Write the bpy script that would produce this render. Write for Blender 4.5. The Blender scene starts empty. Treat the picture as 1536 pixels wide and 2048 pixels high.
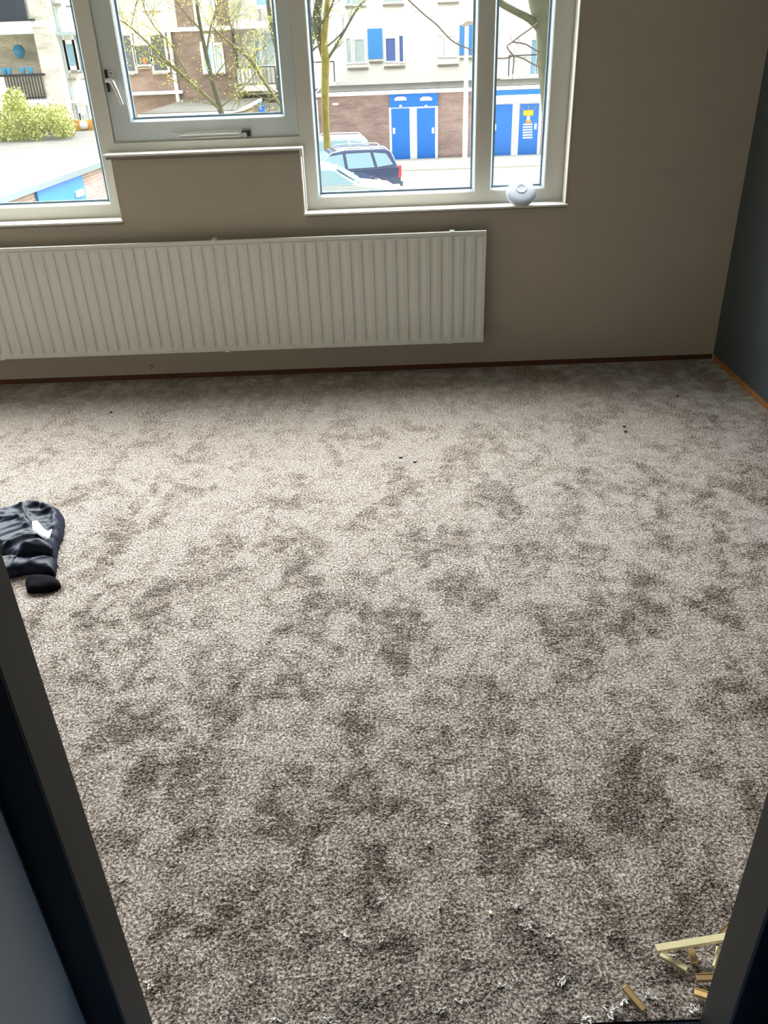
import bpy, bmesh, math, random
from mathutils import Vector, Matrix, noise
R = math.radians
random.seed(7)
SC = bpy.context.scene
COL = SC.collection

# ------------------------------------------------------------------ camera
FPX, CX, CY, EYE = 1620.0, 768.0, 1024.0, 1.55
PITCH, YAW, ROLL = R(30.137), R(-0.253), R(2.169)
def cam_basis():
    cp, sp, cy, sy = math.cos(PITCH), math.sin(PITCH), math.cos(YAW), math.sin(YAW)
    f = Vector((sy*cp, cy*cp, -sp)); r = Vector((cy, -sy, 0)); d = f.cross(r)
    c, s = math.cos(ROLL), math.sin(ROLL)
    return c*r+s*d, -s*r+c*d, f
CR, CD, CF = cam_basis()
cam = bpy.data.cameras.new('camera'); camo = bpy.data.objects.new('camera', cam); COL.objects.link(camo)
cam.sensor_fit = 'VERTICAL'; cam.sensor_height = 36; cam.lens = FPX/2048*36
cam.clip_start = 0.02; cam.clip_end = 400
m3 = Matrix((CR, -CD, -CF)).transposed()
camo.matrix_world = Matrix.Translation((0, 0, EYE)) @ m3.to_4x4()
SC.camera = camo
SC.view_settings.view_transform = 'Standard'; SC.view_settings.look = 'None'
SC.view_settings.gamma = 1; SC.view_settings.use_curve_mapping = False
SC.view_settings.exposure = 1.05

# ------------------------------------------------------------------ sky and daylight
SKY_BASE, SKY_FRONT = 1.0, 20.0
wd = bpy.data.worlds.new('overcast_sky'); SC.world = wd; wd.use_nodes = True
nt = wd.node_tree; nt.nodes.clear()
tc = nt.nodes.new('ShaderNodeTexCoord'); sx = nt.nodes.new('ShaderNodeSeparateXYZ')
nt.links.new(tc.outputs['Generated'], sx.inputs[0])
mr = nt.nodes.new('ShaderNodeMapRange'); mr.interpolation_type = 'SMOOTHSTEP'
mr.inputs[1].default_value = 0.0; mr.inputs[2].default_value = 0.85
mr.inputs[3].default_value = SKY_BASE; mr.inputs[4].default_value = SKY_FRONT
nt.links.new(sx.outputs['Y'], mr.inputs[0])
bgn = nt.nodes.new('ShaderNodeBackground'); bgn.inputs[0].default_value = (1.0, 0.975, 0.965, 1)
mz = nt.nodes.new('ShaderNodeMapRange'); mz.inputs[1].default_value = 0.0; mz.inputs[2].default_value = 0.75
mz.inputs[3].default_value = 0.30; mz.inputs[4].default_value = 1.75      # overcast: brighter overhead than near the skyline
nt.links.new(sx.outputs['Z'], mz.inputs[0])
mm = nt.nodes.new('ShaderNodeMath'); mm.operation = 'MULTIPLY'
nt.links.new(mr.outputs[0], mm.inputs[0]); nt.links.new(mz.outputs[0], mm.inputs[1]); nt.links.new(mm.outputs[0], bgn.inputs[1])
wo = nt.nodes.new('ShaderNodeOutputWorld'); nt.links.new(bgn.outputs[0], wo.inputs[0])

def portal(x0, x1, z0, z1, y):
    l = bpy.data.lights.new('window_portal', 'AREA'); l.shape = 'RECTANGLE'; l.size = x1-x0; l.size_y = z1-z0
    l.cycles.is_portal = True
    o = bpy.data.objects.new('window_portal', l); COL.objects.link(o)
    o.location = ((x0+x1)/2, y, (z0+z1)/2); o.rotation_euler = (R(-90), 0, 0)

# ------------------------------------------------------------------ helpers
def ray(px, py): return CR*((px-CX)/FPX) + CD*((py-CY)/FPX) + CF
def on_y(px, py, Y):
    d = ray(px, py); t = Y/d.y; return Vector((t*d.x, Y, EYE+t*d.z))
def on_z(px, py, Z=0.0):
    d = ray(px, py); t = (Z-EYE)/d.z; return Vector((t*d.x, t*d.y, Z))
def rect(x0, y0, x1, y1, Y):
    ym, xm = (y0+y1)/2, (x0+x1)/2
    return on_y(x0, ym, Y).x, on_y(x1, ym, Y).x, on_y(xm, y1, Y).z, on_y(xm, y0, Y).z

def nodes(m): return m.node_tree.nodes, m.node_tree.links
def mat(name, col, rough=0.6, metal=0.0, noise_amt=0.0, noise_scale=8.0, bump=0.0, bump_scale=60, spec=None, coat=0.0):
    m = bpy.data.materials.new(name); m.use_nodes = True
    n, l = nodes(m); b = n['Principled BSDF']
    b.inputs['Base Color'].default_value = (*col, 1); b.inputs['Roughness'].default_value = rough
    b.inputs['Metallic'].default_value = metal
    if spec is None and rough >= .85: spec = .12
    if spec is not None: b.inputs['Specular IOR Level'].default_value = spec
    if coat: b.inputs['Coat Weight'].default_value = coat
    t = n.new('ShaderNodeTexCoord')
    if noise_amt:
        k = n.new('ShaderNodeTexNoise'); k.inputs['Scale'].default_value = noise_scale; k.inputs['Detail'].default_value = 5
        l.new(t.outputs['Object'], k.inputs['Vector'])
        mx = n.new('ShaderNodeMix'); mx.data_type = 'RGBA'
        mx.inputs['A'].default_value = (*[c*(1-noise_amt) for c in col], 1)
        mx.inputs['B'].default_value = (*[min(1, c*(1+noise_amt)) for c in col], 1)
        l.new(k.outputs['Fac'], mx.inputs['Factor']); l.new(mx.outputs['Result'], b.inputs['Base Color'])
    if bump:
        k2 = n.new('ShaderNodeTexNoise'); k2.inputs['Scale'].default_value = bump_scale; k2.inputs['Detail'].default_value = 3
        l.new(t.outputs['Object'], k2.inputs['Vector'])
        bp = n.new('ShaderNodeBump'); bp.inputs['Strength'].default_value = bump; bp.inputs['Distance'].default_value = 0.005
        l.new(k2.outputs['Fac'], bp.inputs['Height']); l.new(bp.outputs[0], b.inputs['Normal'])
    return m
def brick_mat(name, c1, c2, mortar, bw=0.22, rh=0.065):
    m = bpy.data.materials.new(name); m.use_nodes = True
    n, l = nodes(m); b = n['Principled BSDF']; b.inputs['Roughness'].default_value = 0.9; b.inputs['Specular IOR Level'].default_value = .1
    t = n.new('ShaderNodeTexCoord'); s = n.new('ShaderNodeSeparateXYZ'); c = n.new('ShaderNodeCombineXYZ')
    l.new(t.outputs['Object'], s.inputs[0])
    ad = n.new('ShaderNodeMath'); ad.operation = 'ADD'; l.new(s.outputs['X'], ad.inputs[0]); l.new(s.outputs['Y'], ad.inputs[1])
    l.new(ad.outputs[0], c.inputs['X']); l.new(s.outputs['Z'], c.inputs['Y'])
    k = n.new('ShaderNodeTexBrick'); k.inputs['Scale'].default_value = 1
    k.inputs['Brick Width'].default_value = bw; k.inputs['Row Height'].default_value = rh
    k.inputs['Mortar Size'].default_value = 0.008; k.inputs['Color1'].default_value = (*c1, 1)
    k.inputs['Color2'].default_value = (*c2, 1); k.inputs['Mortar'].default_value = (*mortar, 1)
    l.new(c.outputs[0], k.inputs['Vector'])
    q = n.new('ShaderNodeTexNoise'); q.inputs['Scale'].default_value = 1.1; q.inputs['Detail'].default_value = 6
    mp = n.new('ShaderNodeMapping'); mp.inputs['Scale'].default_value = (1, 1, 3)
    l.new(t.outputs['Object'], mp.inputs[0]); l.new(mp.outputs[0], q.inputs['Vector'])
    r = n.new('ShaderNodeMapRange'); r.inputs[1].default_value = .3; r.inputs[2].default_value = .7
    r.inputs[3].default_value = .75; r.inputs[4].default_value = 1.3
    l.new(q.outputs['Fac'], r.inputs[0])
    mx = n.new('ShaderNodeMix'); mx.data_type = 'RGBA'; mx.blend_type = 'MULTIPLY'; mx.inputs['Factor'].default_value = 1
    l.new(k.outputs['Color'], mx.inputs['A']); l.new(r.outputs[0], mx.inputs['B'])
    l.new(mx.outputs['Result'], b.inputs['Base Color'])
    return m
def glass_mat(name, tint=(0.93, 0.97, 0.98), refl=0.06):
    m = bpy.data.materials.new(name); m.use_nodes = True
    n, l = nodes(m); n.clear()
    o = n.new('ShaderNodeOutputMaterial'); mx = n.new('ShaderNodeMixShader')
    tr = n.new('ShaderNodeBsdfTransparent'); tr.inputs[0].default_value = (*tint, 1)
    g = n.new('ShaderNodeBsdfGlossy'); g.inputs['Roughness'].default_value = 0.02
    mx.inputs[0].default_value = refl
    l.new(tr.outputs[0], mx.inputs[1]); l.new(g.outputs[0], mx.inputs[2]); l.new(mx.outputs[0], o.inputs[0])
    return m

class MB:
    """collects shapes, then links them as one mesh object"""
    def __init__(s): s.bm = bmesh.new()
    def box(s, x0, x1, y0, y1, z0, z1, bev=0, mtx=None):
        r = bmesh.ops.create_cube(s.bm, size=1)
        vs = r['verts']
        for v in vs:
            v.co = Vector((x0+(v.co.x+.5)*(x1-x0), y0+(v.co.y+.5)*(y1-y0), z0+(v.co.z+.5)*(z1-z0)))
        if bev:
            es = list({e for v in vs for e in v.link_edges})
            q = bmesh.ops.bevel(s.bm, geom=es, offset=bev, segments=2, affect='EDGES', profile=.5)
            vs = list({v for f in q['faces'] for v in f.verts} | {v for v in vs if v.is_valid})
        if mtx is not None: bmesh.ops.transform(s.bm, matrix=mtx, verts=[v for v in vs if v.is_valid])
        return s
    def tube(s, pts, rad, seg=8, cap=True):
        pts = [Vector(p) for p in pts]
        rad = rad if isinstance(rad, (list, tuple)) else [rad]*len(pts)
        rings = []; up = Vector((0.13, 0.31, 0.94)).normalized()
        for i, p in enumerate(pts):
            t = (pts[min(i+1, len(pts)-1)]-pts[max(i-1, 0)]).normalized()
            a = t.cross(up)
            if a.length < 1e-3: a = t.cross(Vector((1, 0, 0)))
            a.normalize(); b = t.cross(a)
            rings.append([s.bm.verts.new(p+(a*math.cos(2*math.pi*k/seg)+b*math.sin(2*math.pi*k/seg))*rad[i]) for k in range(seg)])
        for A, B in zip(rings, rings[1:]):
            for k in range(seg): s.bm.faces.new((A[k], A[(k+1) % seg], B[(k+1) % seg], B[k]))
        if cap: s.bm.faces.new(rings[0]); s.bm.faces.new(rings[-1])
        return s
    def prism(s, poly, y0, y1, taper=None, mtx=None):
        """polygon in x,z swept from y0 to y1; taper(x,z,side)->y lets the sides lean"""
        n = len(poly); A, B = [], []
        for x, z in poly:
            a, b = (y0, y1) if taper is None else (taper(x, z, 0), taper(x, z, 1))
            A.append(s.bm.verts.new((x, a, z))); B.append(s.bm.verts.new((x, b, z)))
        if mtx is not None:
            for v in A+B: v.co = mtx @ v.co
        s.bm.faces.new(A); s.bm.faces.new(B[::-1])
        for i in range(n): s.bm.faces.new((A[i], B[i], B[(i+1) % n], A[(i+1) % n]))
        return s
    def poly(s, pts):
        s.bm.faces.new([s.bm.verts.new(Vector(p)) for p in pts]); return s
    def ring(s, x0, x1, z0, z1, w, y0, y1):
        """rectangular frame ring of member width w (w may be l,r,b,t)"""
        a, b, c, d = w if isinstance(w, tuple) else (w,)*4
        s.box(x0, x0+a, y0, y1, z0, z1); s.box(x1-b, x1, y0, y1, z0, z1)
        s.box(x0+a, x1-b, y0, y1, z0, z0+c); s.box(x0+a, x1-b, y0, y1, z1-d, z1); return s
    def bead(s, x0, x1, z0, z1, w, y0, y1):
        """sloped glazing bead running round an opening: outer edge at y0, inner edge at y1"""
        o = [(x0, z0), (x1, z0), (x1, z1), (x0, z1)]; i = [(x0+w, z0+w), (x1-w, z0+w), (x1-w, z1-w), (x0+w, z1-w)]
        m_ = [(x0+.3*w, z0+.3*w), (x1-.3*w, z0+.3*w), (x1-.3*w, z1-.3*w), (x0+.3*w, z1-.3*w)]
        lay = [[s.bm.verts.new((x, y0, z)) for x, z in o], [s.bm.verts.new((x, y0+.001, z)) for x, z in m_],
               [s.bm.verts.new((x, y1, z)) for x, z in i], [s.bm.verts.new((x, y1+.012, z)) for x, z in i],
               [s.bm.verts.new((x, y1+.012, z)) for x, z in o]]
        for k in range(5):
            A, B = lay[k], lay[(k+1) % 5]
            for j in range(4): s.bm.faces.new((A[j], A[(j+1) % 4], B[(j+1) % 4], B[j]))
        return s
    def lathe(s, prof, seg=40, mtx=None):
        rings = []
        for r_, h in prof:
            if r_ < 1e-6: rings.append([s.bm.verts.new((0, 0, h))])
            else: rings.append([s.bm.verts.new((r_*math.cos(2*math.pi*k/seg), r_*math.sin(2*math.pi*k/seg), h)) for k in range(seg)])
        for A, B in zip(rings, rings[1:]):
            for k in range(seg):
                k2 = (k+1) % seg
                if len(A) == 1 and len(B) > 1: s.bm.faces.new((A[0], B[k], B[k2]))
                elif len(B) == 1 and len(A) > 1: s.bm.faces.new((A[k], A[k2], B[0]))
                elif len(A) > 1: s.bm.faces.new((A[k], A[k2], B[k2], B[k]))
        if mtx is not None:
            for rg in rings:
                for v in rg: v.co = mtx @ v.co
        return s
    def build(s, name, m, parent=None, smooth=False):
        bmesh.ops.recalc_face_normals(s.bm, faces=s.bm.faces[:])
        me = bpy.data.meshes.new(name); s.bm.to_mesh(me); s.bm.free()
        me.materials.append(m)
        if smooth:
            for p in me.polygons: p.use_smooth = True
        o = bpy.data.objects.new(name, me); COL.objects.link(o)
        if parent: o.parent = parent; o.matrix_parent_inverse = Matrix.Identity(4); o.location = -parent_loc(parent)
        return o
def parent_loc(p):
    v = Vector(p.location)
    while p.parent: p = p.parent; v += Vector(p.location)
    return v
def empty(name, loc=(0, 0, 0)):
    o = bpy.data.objects.new(name, None); COL.objects.link(o); o.location = loc; o.empty_display_size = .1; return o
def tag(o, label=None, cat=None, group=None, kind=None):
    if label: o['label'] = label
    if cat: o['category'] = cat
    if group: o['group'] = group
    if kind: o['kind'] = kind
    return o
def struct(o, label=None, cat=None): return tag(o, label, cat, kind='structure')
def wnorm(o, angle=40):
    for p in o.data.polygons: p.use_smooth = True
    try: o.data.set_sharp_from_angle(angle=R(angle))
    except Exception: pass
    return o

# ------------------------------------------------------------------ materials
M = {}
M['taupe'] = mat('taupe_wall_paint', (0.42, 0.37, 0.305), 0.85, noise_amt=.04, noise_scale=3, bump=.12, bump_scale=180)
M['slate'] = mat('dark_slate_wall_paint', (0.052, 0.064, 0.070), 0.55, noise_amt=.06, noise_scale=3, bump=.1, bump_scale=180)
M['ceil'] = mat('white_ceiling', (0.82, 0.82, 0.80), 0.9, bump=.1)
M['white'] = mat('white_gloss_frame', (0.57, 0.56, 0.51), 0.4, noise_amt=.03, noise_scale=2)
M['sash'] = mat('cool_white_sash', (0.52, 0.555, 0.56), 0.35, noise_amt=.03)
M['bead'] = mat('glazing_bead', (0.48, 0.58, 0.64), 0.3)
M['gasket'] = mat('blue_grey_gasket', (0.22, 0.32, 0.40), 0.5)
M['sill'] = mat('cream_sill', (0.70, 0.67, 0.61), 0.4, noise_amt=.04, noise_scale=6)
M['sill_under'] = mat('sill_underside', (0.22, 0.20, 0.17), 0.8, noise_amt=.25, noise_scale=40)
M['rad'] = mat('radiator_enamel', (0.66, 0.66, 0.61), 0.4)
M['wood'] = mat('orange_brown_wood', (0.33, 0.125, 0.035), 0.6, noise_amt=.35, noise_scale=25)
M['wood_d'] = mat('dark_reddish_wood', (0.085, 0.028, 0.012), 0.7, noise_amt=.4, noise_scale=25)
M['black'] = mat('black_plastic', (0.012, 0.012, 0.013), 0.4)
M['alu'] = mat('satin_aluminium', (0.62, 0.62, 0.60), 0.35, .6)
M['frame_dark'] = mat('anthracite_door_frame', (0.018, 0.017, 0.0155), 0.5, noise_amt=.12, noise_scale=9)
M['frame_shaded'] = mat('shaded_door_frame', (0.008, 0.008, 0.008), 0.5)  # frame paint darkened to put shade on the face turned from the window
M['leaf'] = mat('light_grey_door_leaf', (0.80, 0.83, 0.82), 0.45, noise_amt=.03)
M['navy'] = mat('navy_threshold', (0.08, 0.17, 0.34), 0.4, noise_amt=.2)
M['hall'] = mat('hall_wall', (0.16, 0.16, 0.155), 0.8, noise_amt=.05)
M['brass'] = mat('brushed_brass', (0.86, 0.76, 0.46), 0.4, .25, noise_amt=.12, noise_scale=60)
M['brass_d'] = mat('dull_bronze', (0.42, 0.29, 0.13), 0.42, .5, noise_amt=.15, noise_scale=60)
M['pine'] = mat('raw_pine', (0.80, 0.50, 0.20), 0.6, noise_amt=.2, noise_scale=90)
M['fluff'] = mat('pale_fluff', (0.84, 0.81, 0.76), 0.95)
M['detector'] = mat('white_detector_plastic', (0.42, 0.46, 0.54), 0.6, spec=.2)
M['det_line'] = mat('detector_groove', (0.42, 0.45, 0.55), 0.5)
M['glass'] = glass_mat('window_glass')
M['scuff'] = mat('wall_scuff', (0.06, 0.05, 0.045), 0.9)
# outside
M['cream_brick'] = brick_mat('cream_brick', (0.74, 0.70, 0.61), (0.62, 0.58, 0.49), (0.80, 0.78, 0.73))
M['shaded_tan_brick'] = brick_mat('shaded_tan_brick', (0.60, 0.54, 0.43), (0.50, 0.44, 0.34), (0.68, 0.63, 0.54))  # tan brick with the loggia's shade put into its colour
M['red_brick'] = brick_mat('purple_brown_brick', (0.30, 0.205, 0.185), (0.24, 0.16, 0.145), (0.36, 0.29, 0.27))
M['red_brick2'] = brick_mat('brown_brick', (0.20, 0.145, 0.13), (0.16, 0.115, 0.10), (0.23, 0.19, 0.17))
M['render_w'] = mat('white_render', (0.90, 0.89, 0.84), 0.9, noise_amt=.02)
M['trim_w'] = mat('white_painted_trim', (0.86, 0.87, 0.86), 0.6)
M['stone'] = mat('tan_sill_stone', (0.30, 0.27, 0.22), 0.9)
M['blue'] = mat('bright_blue_paint', (0.012, 0.16, 0.58), 0.5, noise_amt=.04, noise_scale=2)
M['blue_l'] = mat('sky_blue_panel', (0.07, 0.30, 0.72), 0.5)
M['violet'] = mat('violet_blue_curtain', (0.12, 0.18, 0.45), 0.6)
M['pane_d'] = mat('dark_window_pane', (0.045, 0.06, 0.08), 0.08, noise_amt=.3, noise_scale=2)
M['pane_l'] = mat('pale_curtained_pane', (0.45, 0.55, 0.56), 0.15, noise_amt=.2, noise_scale=5)
M['pane_b'] = mat('pale_blue_pane', (0.28, 0.48, 0.60), 0.15, noise_amt=.1)
M['shade_d'] = mat('balcony_shade', (0.12, 0.11, 0.10), 0.8)  # dark tone that paints the shade under balconies
M['iron'] = mat('black_iron', (0.03, 0.03, 0.035), 0.5)
M['felt'] = mat('grey_roofing_felt', (0.085, 0.080, 0.070), 0.9, noise_amt=.4, noise_scale=1.6)
M['fascia'] = mat('pale_fascia', (0.16, 0.19, 0.205), 0.9)
M['road'] = mat('pinkish_paving', (0.42, 0.36, 0.31), 0.9, noise_amt=.15, noise_scale=3)
M['ground'] = mat('grass_and_soil', (0.22, 0.22, 0.15), 1, noise_amt=.3, noise_scale=1.5)
M['pave'] = mat('pale_kerb_paving', (0.42, 0.42, 0.36), 0.9, noise_amt=.1, noise_scale=2)
M['moss'] = mat('mossy_bark', (0.21, 0.18, 0.055), 0.95, noise_amt=.5, noise_scale=5)
M['bark'] = mat('grey_green_bark', (0.10, 0.10, 0.07), 0.95, noise_amt=.4, noise_scale=7)
M['bark_y'] = mat('olive_twigs', (0.16, 0.145, 0.08), 0.95, noise_amt=.3, noise_scale=4)
M['twig'] = mat('brown_twig', (0.13, 0.10, 0.085), 0.9)
M['bud'] = mat('yellow_green_buds', (0.42, 0.44, 0.07), 0.8, noise_amt=.3, noise_scale=3)
M['leafy'] = mat('light_green_leaves', (0.36, 0.38, 0.12), 0.8, noise_amt=.6, noise_scale=2.5)
M['carblue'] = mat('dark_blue_car_paint', (0.035, 0.055, 0.12), 0.25, .3, coat=.6)
M['carsilver'] = mat('silver_blue_car_paint', (0.42, 0.50, 0.58), 0.3, .4, coat=.5)
M['carwhite'] = mat('pale_car_paint', (0.40, 0.45, 0.48), 0.3, .3, coat=.5)
M['carglass'] = mat('car_glass', (0.25, 0.38, 0.42), 0.05, .35)
M['tyre'] = mat('tyre_rubber', (0.02, 0.02, 0.022), 0.8)
M['hub'] = mat('alloy_wheel', (0.55, 0.57, 0.6), 0.35, .5)
M['red'] = mat('red_lamp_lens', (0.65, 0.03, 0.04), 0.2)
M['yellow'] = mat('yellow_paint', (0.75, 0.50, 0.03), 0.6)
M['orange'] = mat('orange_board', (0.60, 0.30, 0.07), 0.7, noise_amt=.15)
M['pot'] = mat('blue_glazed_pot', (0.05, 0.28, 0.50), 0.4)
M['navycloth'] = mat('navy_black_cloth', (0.005, 0.0085, 0.021), 0.5, noise_amt=.3, noise_scale=20, bump=.1, bump_scale=500, spec=.13)
M['cuff'] = mat('black_knit_cuff', (0.004, 0.004, 0.006), 0.95, spec=.04)
M['labelw'] = mat('white_satin_label', (0.52, 0.56, 0.68), 0.6)

def carpet_material():
    m = bpy.data.materials.new('beige_deep_pile_carpet'); m.use_nodes = True
    n, l = nodes(m); b = n['Principled BSDF']
    t = n.new('ShaderNodeTexCoord'); P = t.outputs['Object']
    def nz(scale, det=3, rough=.5, vec=None, dist=0):
        k = n.new('ShaderNodeTexNoise'); k.inputs['Scale'].default_value = scale; k.inputs['Detail'].default_value = det
        k.inputs['Roughness'].default_value = rough; k.inputs['Distortion'].default_value = dist
        l.new(vec or P, k.inputs['Vector']); return k.outputs['Fac']
    def mrng(v, a, c, d, e, smooth=False):
        k = n.new('ShaderNodeMapRange'); k.interpolation_type = 'SMOOTHSTEP' if smooth else 'LINEAR'
        for i, x in enumerate((a, c, d, e)): k.inputs[i+1].default_value = x
        l.new(v, k.inputs[0]); return k.outputs[0]
    def math_(op, a, c):
        k = n.new('ShaderNodeMath'); k.operation = op
        for i, x in enumerate((a, c)):
            if isinstance(x, (int, float)): k.inputs[i].default_value = x
            else: l.new(x, k.inputs[i])
        return k.outputs[0]
    # direction the pile was brushed in: footprints and sweeps
    mp = n.new('ShaderNodeMapping'); mp.inputs['Rotation'].default_value = (0, 0, R(35)); mp.inputs['Scale'].default_value = (1.0, 0.62, 1)
    l.new(P, mp.inputs[0])
    big = mrng(nz(5.6, 7, .64, mp.outputs[0], .5), .38, .56, 0, 1, True)
    mid = mrng(nz(15, 5, .6, None, .6), .40, .60, 0, 1, True)
    lay = math_('ADD', math_('MULTIPLY', big, .55), math_('MULTIPLY', mid, .45))
    tiltx = mrng(nz(5.1, 3), .3, .7, -.12, .12)
    cb = n.new('ShaderNodeCombineXYZ'); l.new(tiltx, cb.inputs[0]); l.new(mrng(lay, 0, 1, NAP0, NAP1), cb.inputs[1]); cb.inputs[2].default_value = 1
    nn = n.new('ShaderNodeVectorMath'); nn.operation = 'NORMALIZE'; l.new(cb.outputs[0], nn.inputs[0])
    # tufts
    fine = nz(430, 2, .6); fine2 = nz(190, 3, .6)
    vo = n.new('ShaderNodeTexVoronoi'); vo.inputs['Scale'].default_value = 210; l.new(P, vo.inputs['Vector'])
    h = math_('ADD', math_('MULTIPLY', fine, .7), math_('MULTIPLY', fine2, 1.0))
    h = math_('SUBTRACT', h, math_('MULTIPLY', vo.outputs['Distance'], .5))
    bp = n.new('ShaderNodeBump'); bp.inputs['Strength'].default_value = 1; bp.inputs['Distance'].default_value = .0022
    l.new(h, bp.inputs['Height']); l.new(nn.outputs[0], bp.inputs['Normal'])
    bp2 = n.new('ShaderNodeBump'); bp2.inputs['Strength'].default_value = .8; bp2.inputs['Distance'].default_value = .010
    l.new(nz(34, 4, .6), bp2.inputs['Height']); l.new(bp.outputs[0], bp2.inputs['Normal'])
    l.new(bp2.outputs[0], b.inputs['Normal'])
    # melange yarn: cream tips, brown strands; near black paints the shade between tufts
    tone = math_('ADD', math_('MULTIPLY', nz(260, 2, .7), .45), math_('MULTIPLY', nz(140, 2, .6), .55))
    rp = n.new('ShaderNodeValToRGB'); l.new(tone, rp.inputs[0])
    e = rp.color_ramp.elements; e[0].position = .42; e[0].color = (0.035, 0.027, 0.022, 1)
    e[1].position = .59; e[1].color = (0.50, 0.435, 0.38, 1)
    k = e.new(.49); k.color = (0.175, 0.142, 0.116, 1)
    k = e.new(.54); k.color = (0.305, 0.258, 0.221, 1)
    l.new(rp.outputs[0], b.inputs['Base Color'])
    b.inputs['Roughness'].default_value = .95; b.inputs['Specular IOR Level'].default_value = .1
    l.new(mrng(lay, .1, 1, .02, .60), b.inputs['Sheen Weight']); b.inputs['Sheen Roughness'].default_value = .42; b.inputs['Sheen Tint'].default_value = (1, .97, .94, 1)
    return m
NAP0, NAP1 = -0.48, 0.32
M['carpet'] = carpet_material()

# ------------------------------------------------------------------ the room
D = 4.197                      # room face of the window wall
XR, XL, CEIL = 1.795, -3.3, 2.6
YD0, YD1 = 0.722, 0.80         # door wall
WT = 2.38                      # top of the glazing
fl = MB()
N = 40
fl.box(XL, XR, YD1, D, -.03, 0)
fl = fl.build('floor', M['carpet']); struct(fl, 'beige brown deep-pile fitted carpet with brushed footprints', 'carpet')
struct(MB().box(XL-.1, XR+.1, -1.6, YD1, -.05, -.012).build('floor_hall', M['navy']), 'dark navy hall floor at the doorway threshold', 'floor')
struct(MB().box(XL-.15, XR+.15, -1.7, D+.2, -.25, -.052).build('floor_slab', M['hall']))
struct(MB().box(XL-.15, XR+.15, -1.7, D+.2, CEIL, CEIL+.2).build('ceiling', M['ceil']))
wl = MB()
wl.box(XL-.15, XR+.15, D, D+.22, -.05, .0)
LX, MX0, MX1, RX = -2.95, -1.255, -.352, .932
SZ, UZ = .828, 1.105
T0 = .030                      # the plaster stops just above the carpet
wl.box(XL-.15, XR+.15, D, D+.22, T0, SZ-.002)
wl.box(XL-.15, LX, D, D+.22, SZ-.002, CEIL)
wl.box(RX, XR+.15, D, D+.22, SZ-.002, CEIL)
wl.box(MX0, MX1, D, D+.22, SZ-.002, UZ-.002)
wl.box(LX, RX, D, D+.22, WT+.02, CEIL)
wall_b = struct(wl.build('wall_back', M['taupe']), 'taupe painted wall around the stepped window', 'wall')
sc = MB()
q = [on_y(x, y, D-.0006) for x, y in ((299, 733), (301, 729.5), (305, 730), (305.5, 734), (302.5, 736.5), (302.5, 739))]
sc.tube(q, .0016, 6); q = [on_y(x, y, D-.0006) for x, y in ((315, 739), (316.5, 743))]; sc.tube(q, .0008, 6)
tag(sc.build('scuff_mark', M['scuff'], wall_b), 'small dark curled scuff mark')
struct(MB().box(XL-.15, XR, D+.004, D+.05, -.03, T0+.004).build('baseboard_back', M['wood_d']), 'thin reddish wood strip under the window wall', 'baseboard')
struct(MB().box(XR, XR+.15, -1.7, D, T0, CEIL).build('wall_right', M['slate']), 'dark slate painted side wall', 'wall')
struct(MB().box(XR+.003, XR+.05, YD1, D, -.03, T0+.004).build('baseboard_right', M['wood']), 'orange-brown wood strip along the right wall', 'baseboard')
struct(MB().box(XL-.15, XL, -1.7, D, -.03, CEIL).build('wall_left', M['taupe']))
JL, JR = -.451, .5335
wf = MB()
wf.box(XL, JL-.058, YD0+.004, YD1-.004, -.03, CEIL); wf.box(JR+.058, XR, YD0+.004, YD1-.004, -.03, CEIL); wf.box(JL-.058, JR+.058, YD0+.004, YD1-.004, 2.12, CEIL)
struct(wf.build('wall_front', M['taupe']))
struct(MB().box(XL, XR, -1.7, -1.6, -.03, CEIL).build('wall_hall', M['hall']))
struct(MB().box(-1.05, -.95, -1.6, YD0+.003, -.03, CEIL).build('wall_hall_left', M['hall']))
struct(MB().box(1.15, 1.25, -1.6, YD0+.003, -.03, CEIL).build('wall_hall_right', M['hall']))
# door frame and leaf
dr = struct(empty('door_1', (0, .76, 0)), 'open doorway with dark anthracite frame and light grey door', 'door')
for s, nm in ((-1, 'left'), (1, 'right')):
    jx = JL if s < 0 else JR
    a, b_ = (jx-.02, jx) if s < 0 else (jx, jx+.02)
    MB().box(a, b_, YD0, YD1, -.012, 2.1, .0015).build('door_jamb', M['frame_dark'], dr)
    a, b_ = (jx-.0585, jx-.001) if s < 0 else (jx+.001, jx+.075)
    MB().box(a, b_, YD0-.003, YD0+.004, -.012, 2.14, .002).build('architrave', M['frame_shaded'], dr)
MB().box(JL-.02, JR+.02, YD0, YD1, 2.1, 2.13).build('door_head', M['frame_dark'], dr)
lf = MB().box(-.546, -.506, -.20, YD0-.006, 0, 2.09, .008).build('door_leaf', M['leaf'], dr)
wnorm(lf)
hn = MB(); hn.tube([(-.519, -.13, 1.05), (-.465, -.13, 1.05), (-.465, -.02, 1.05)], .009, 10)
tag(hn.build('door_handle', M['alu'], lf), 'satin metal lever handle')
MB().box(JL, JR, YD0-.02, YD1-.002, -.012, -.004).build('threshold', M['navy'], dr)

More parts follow.
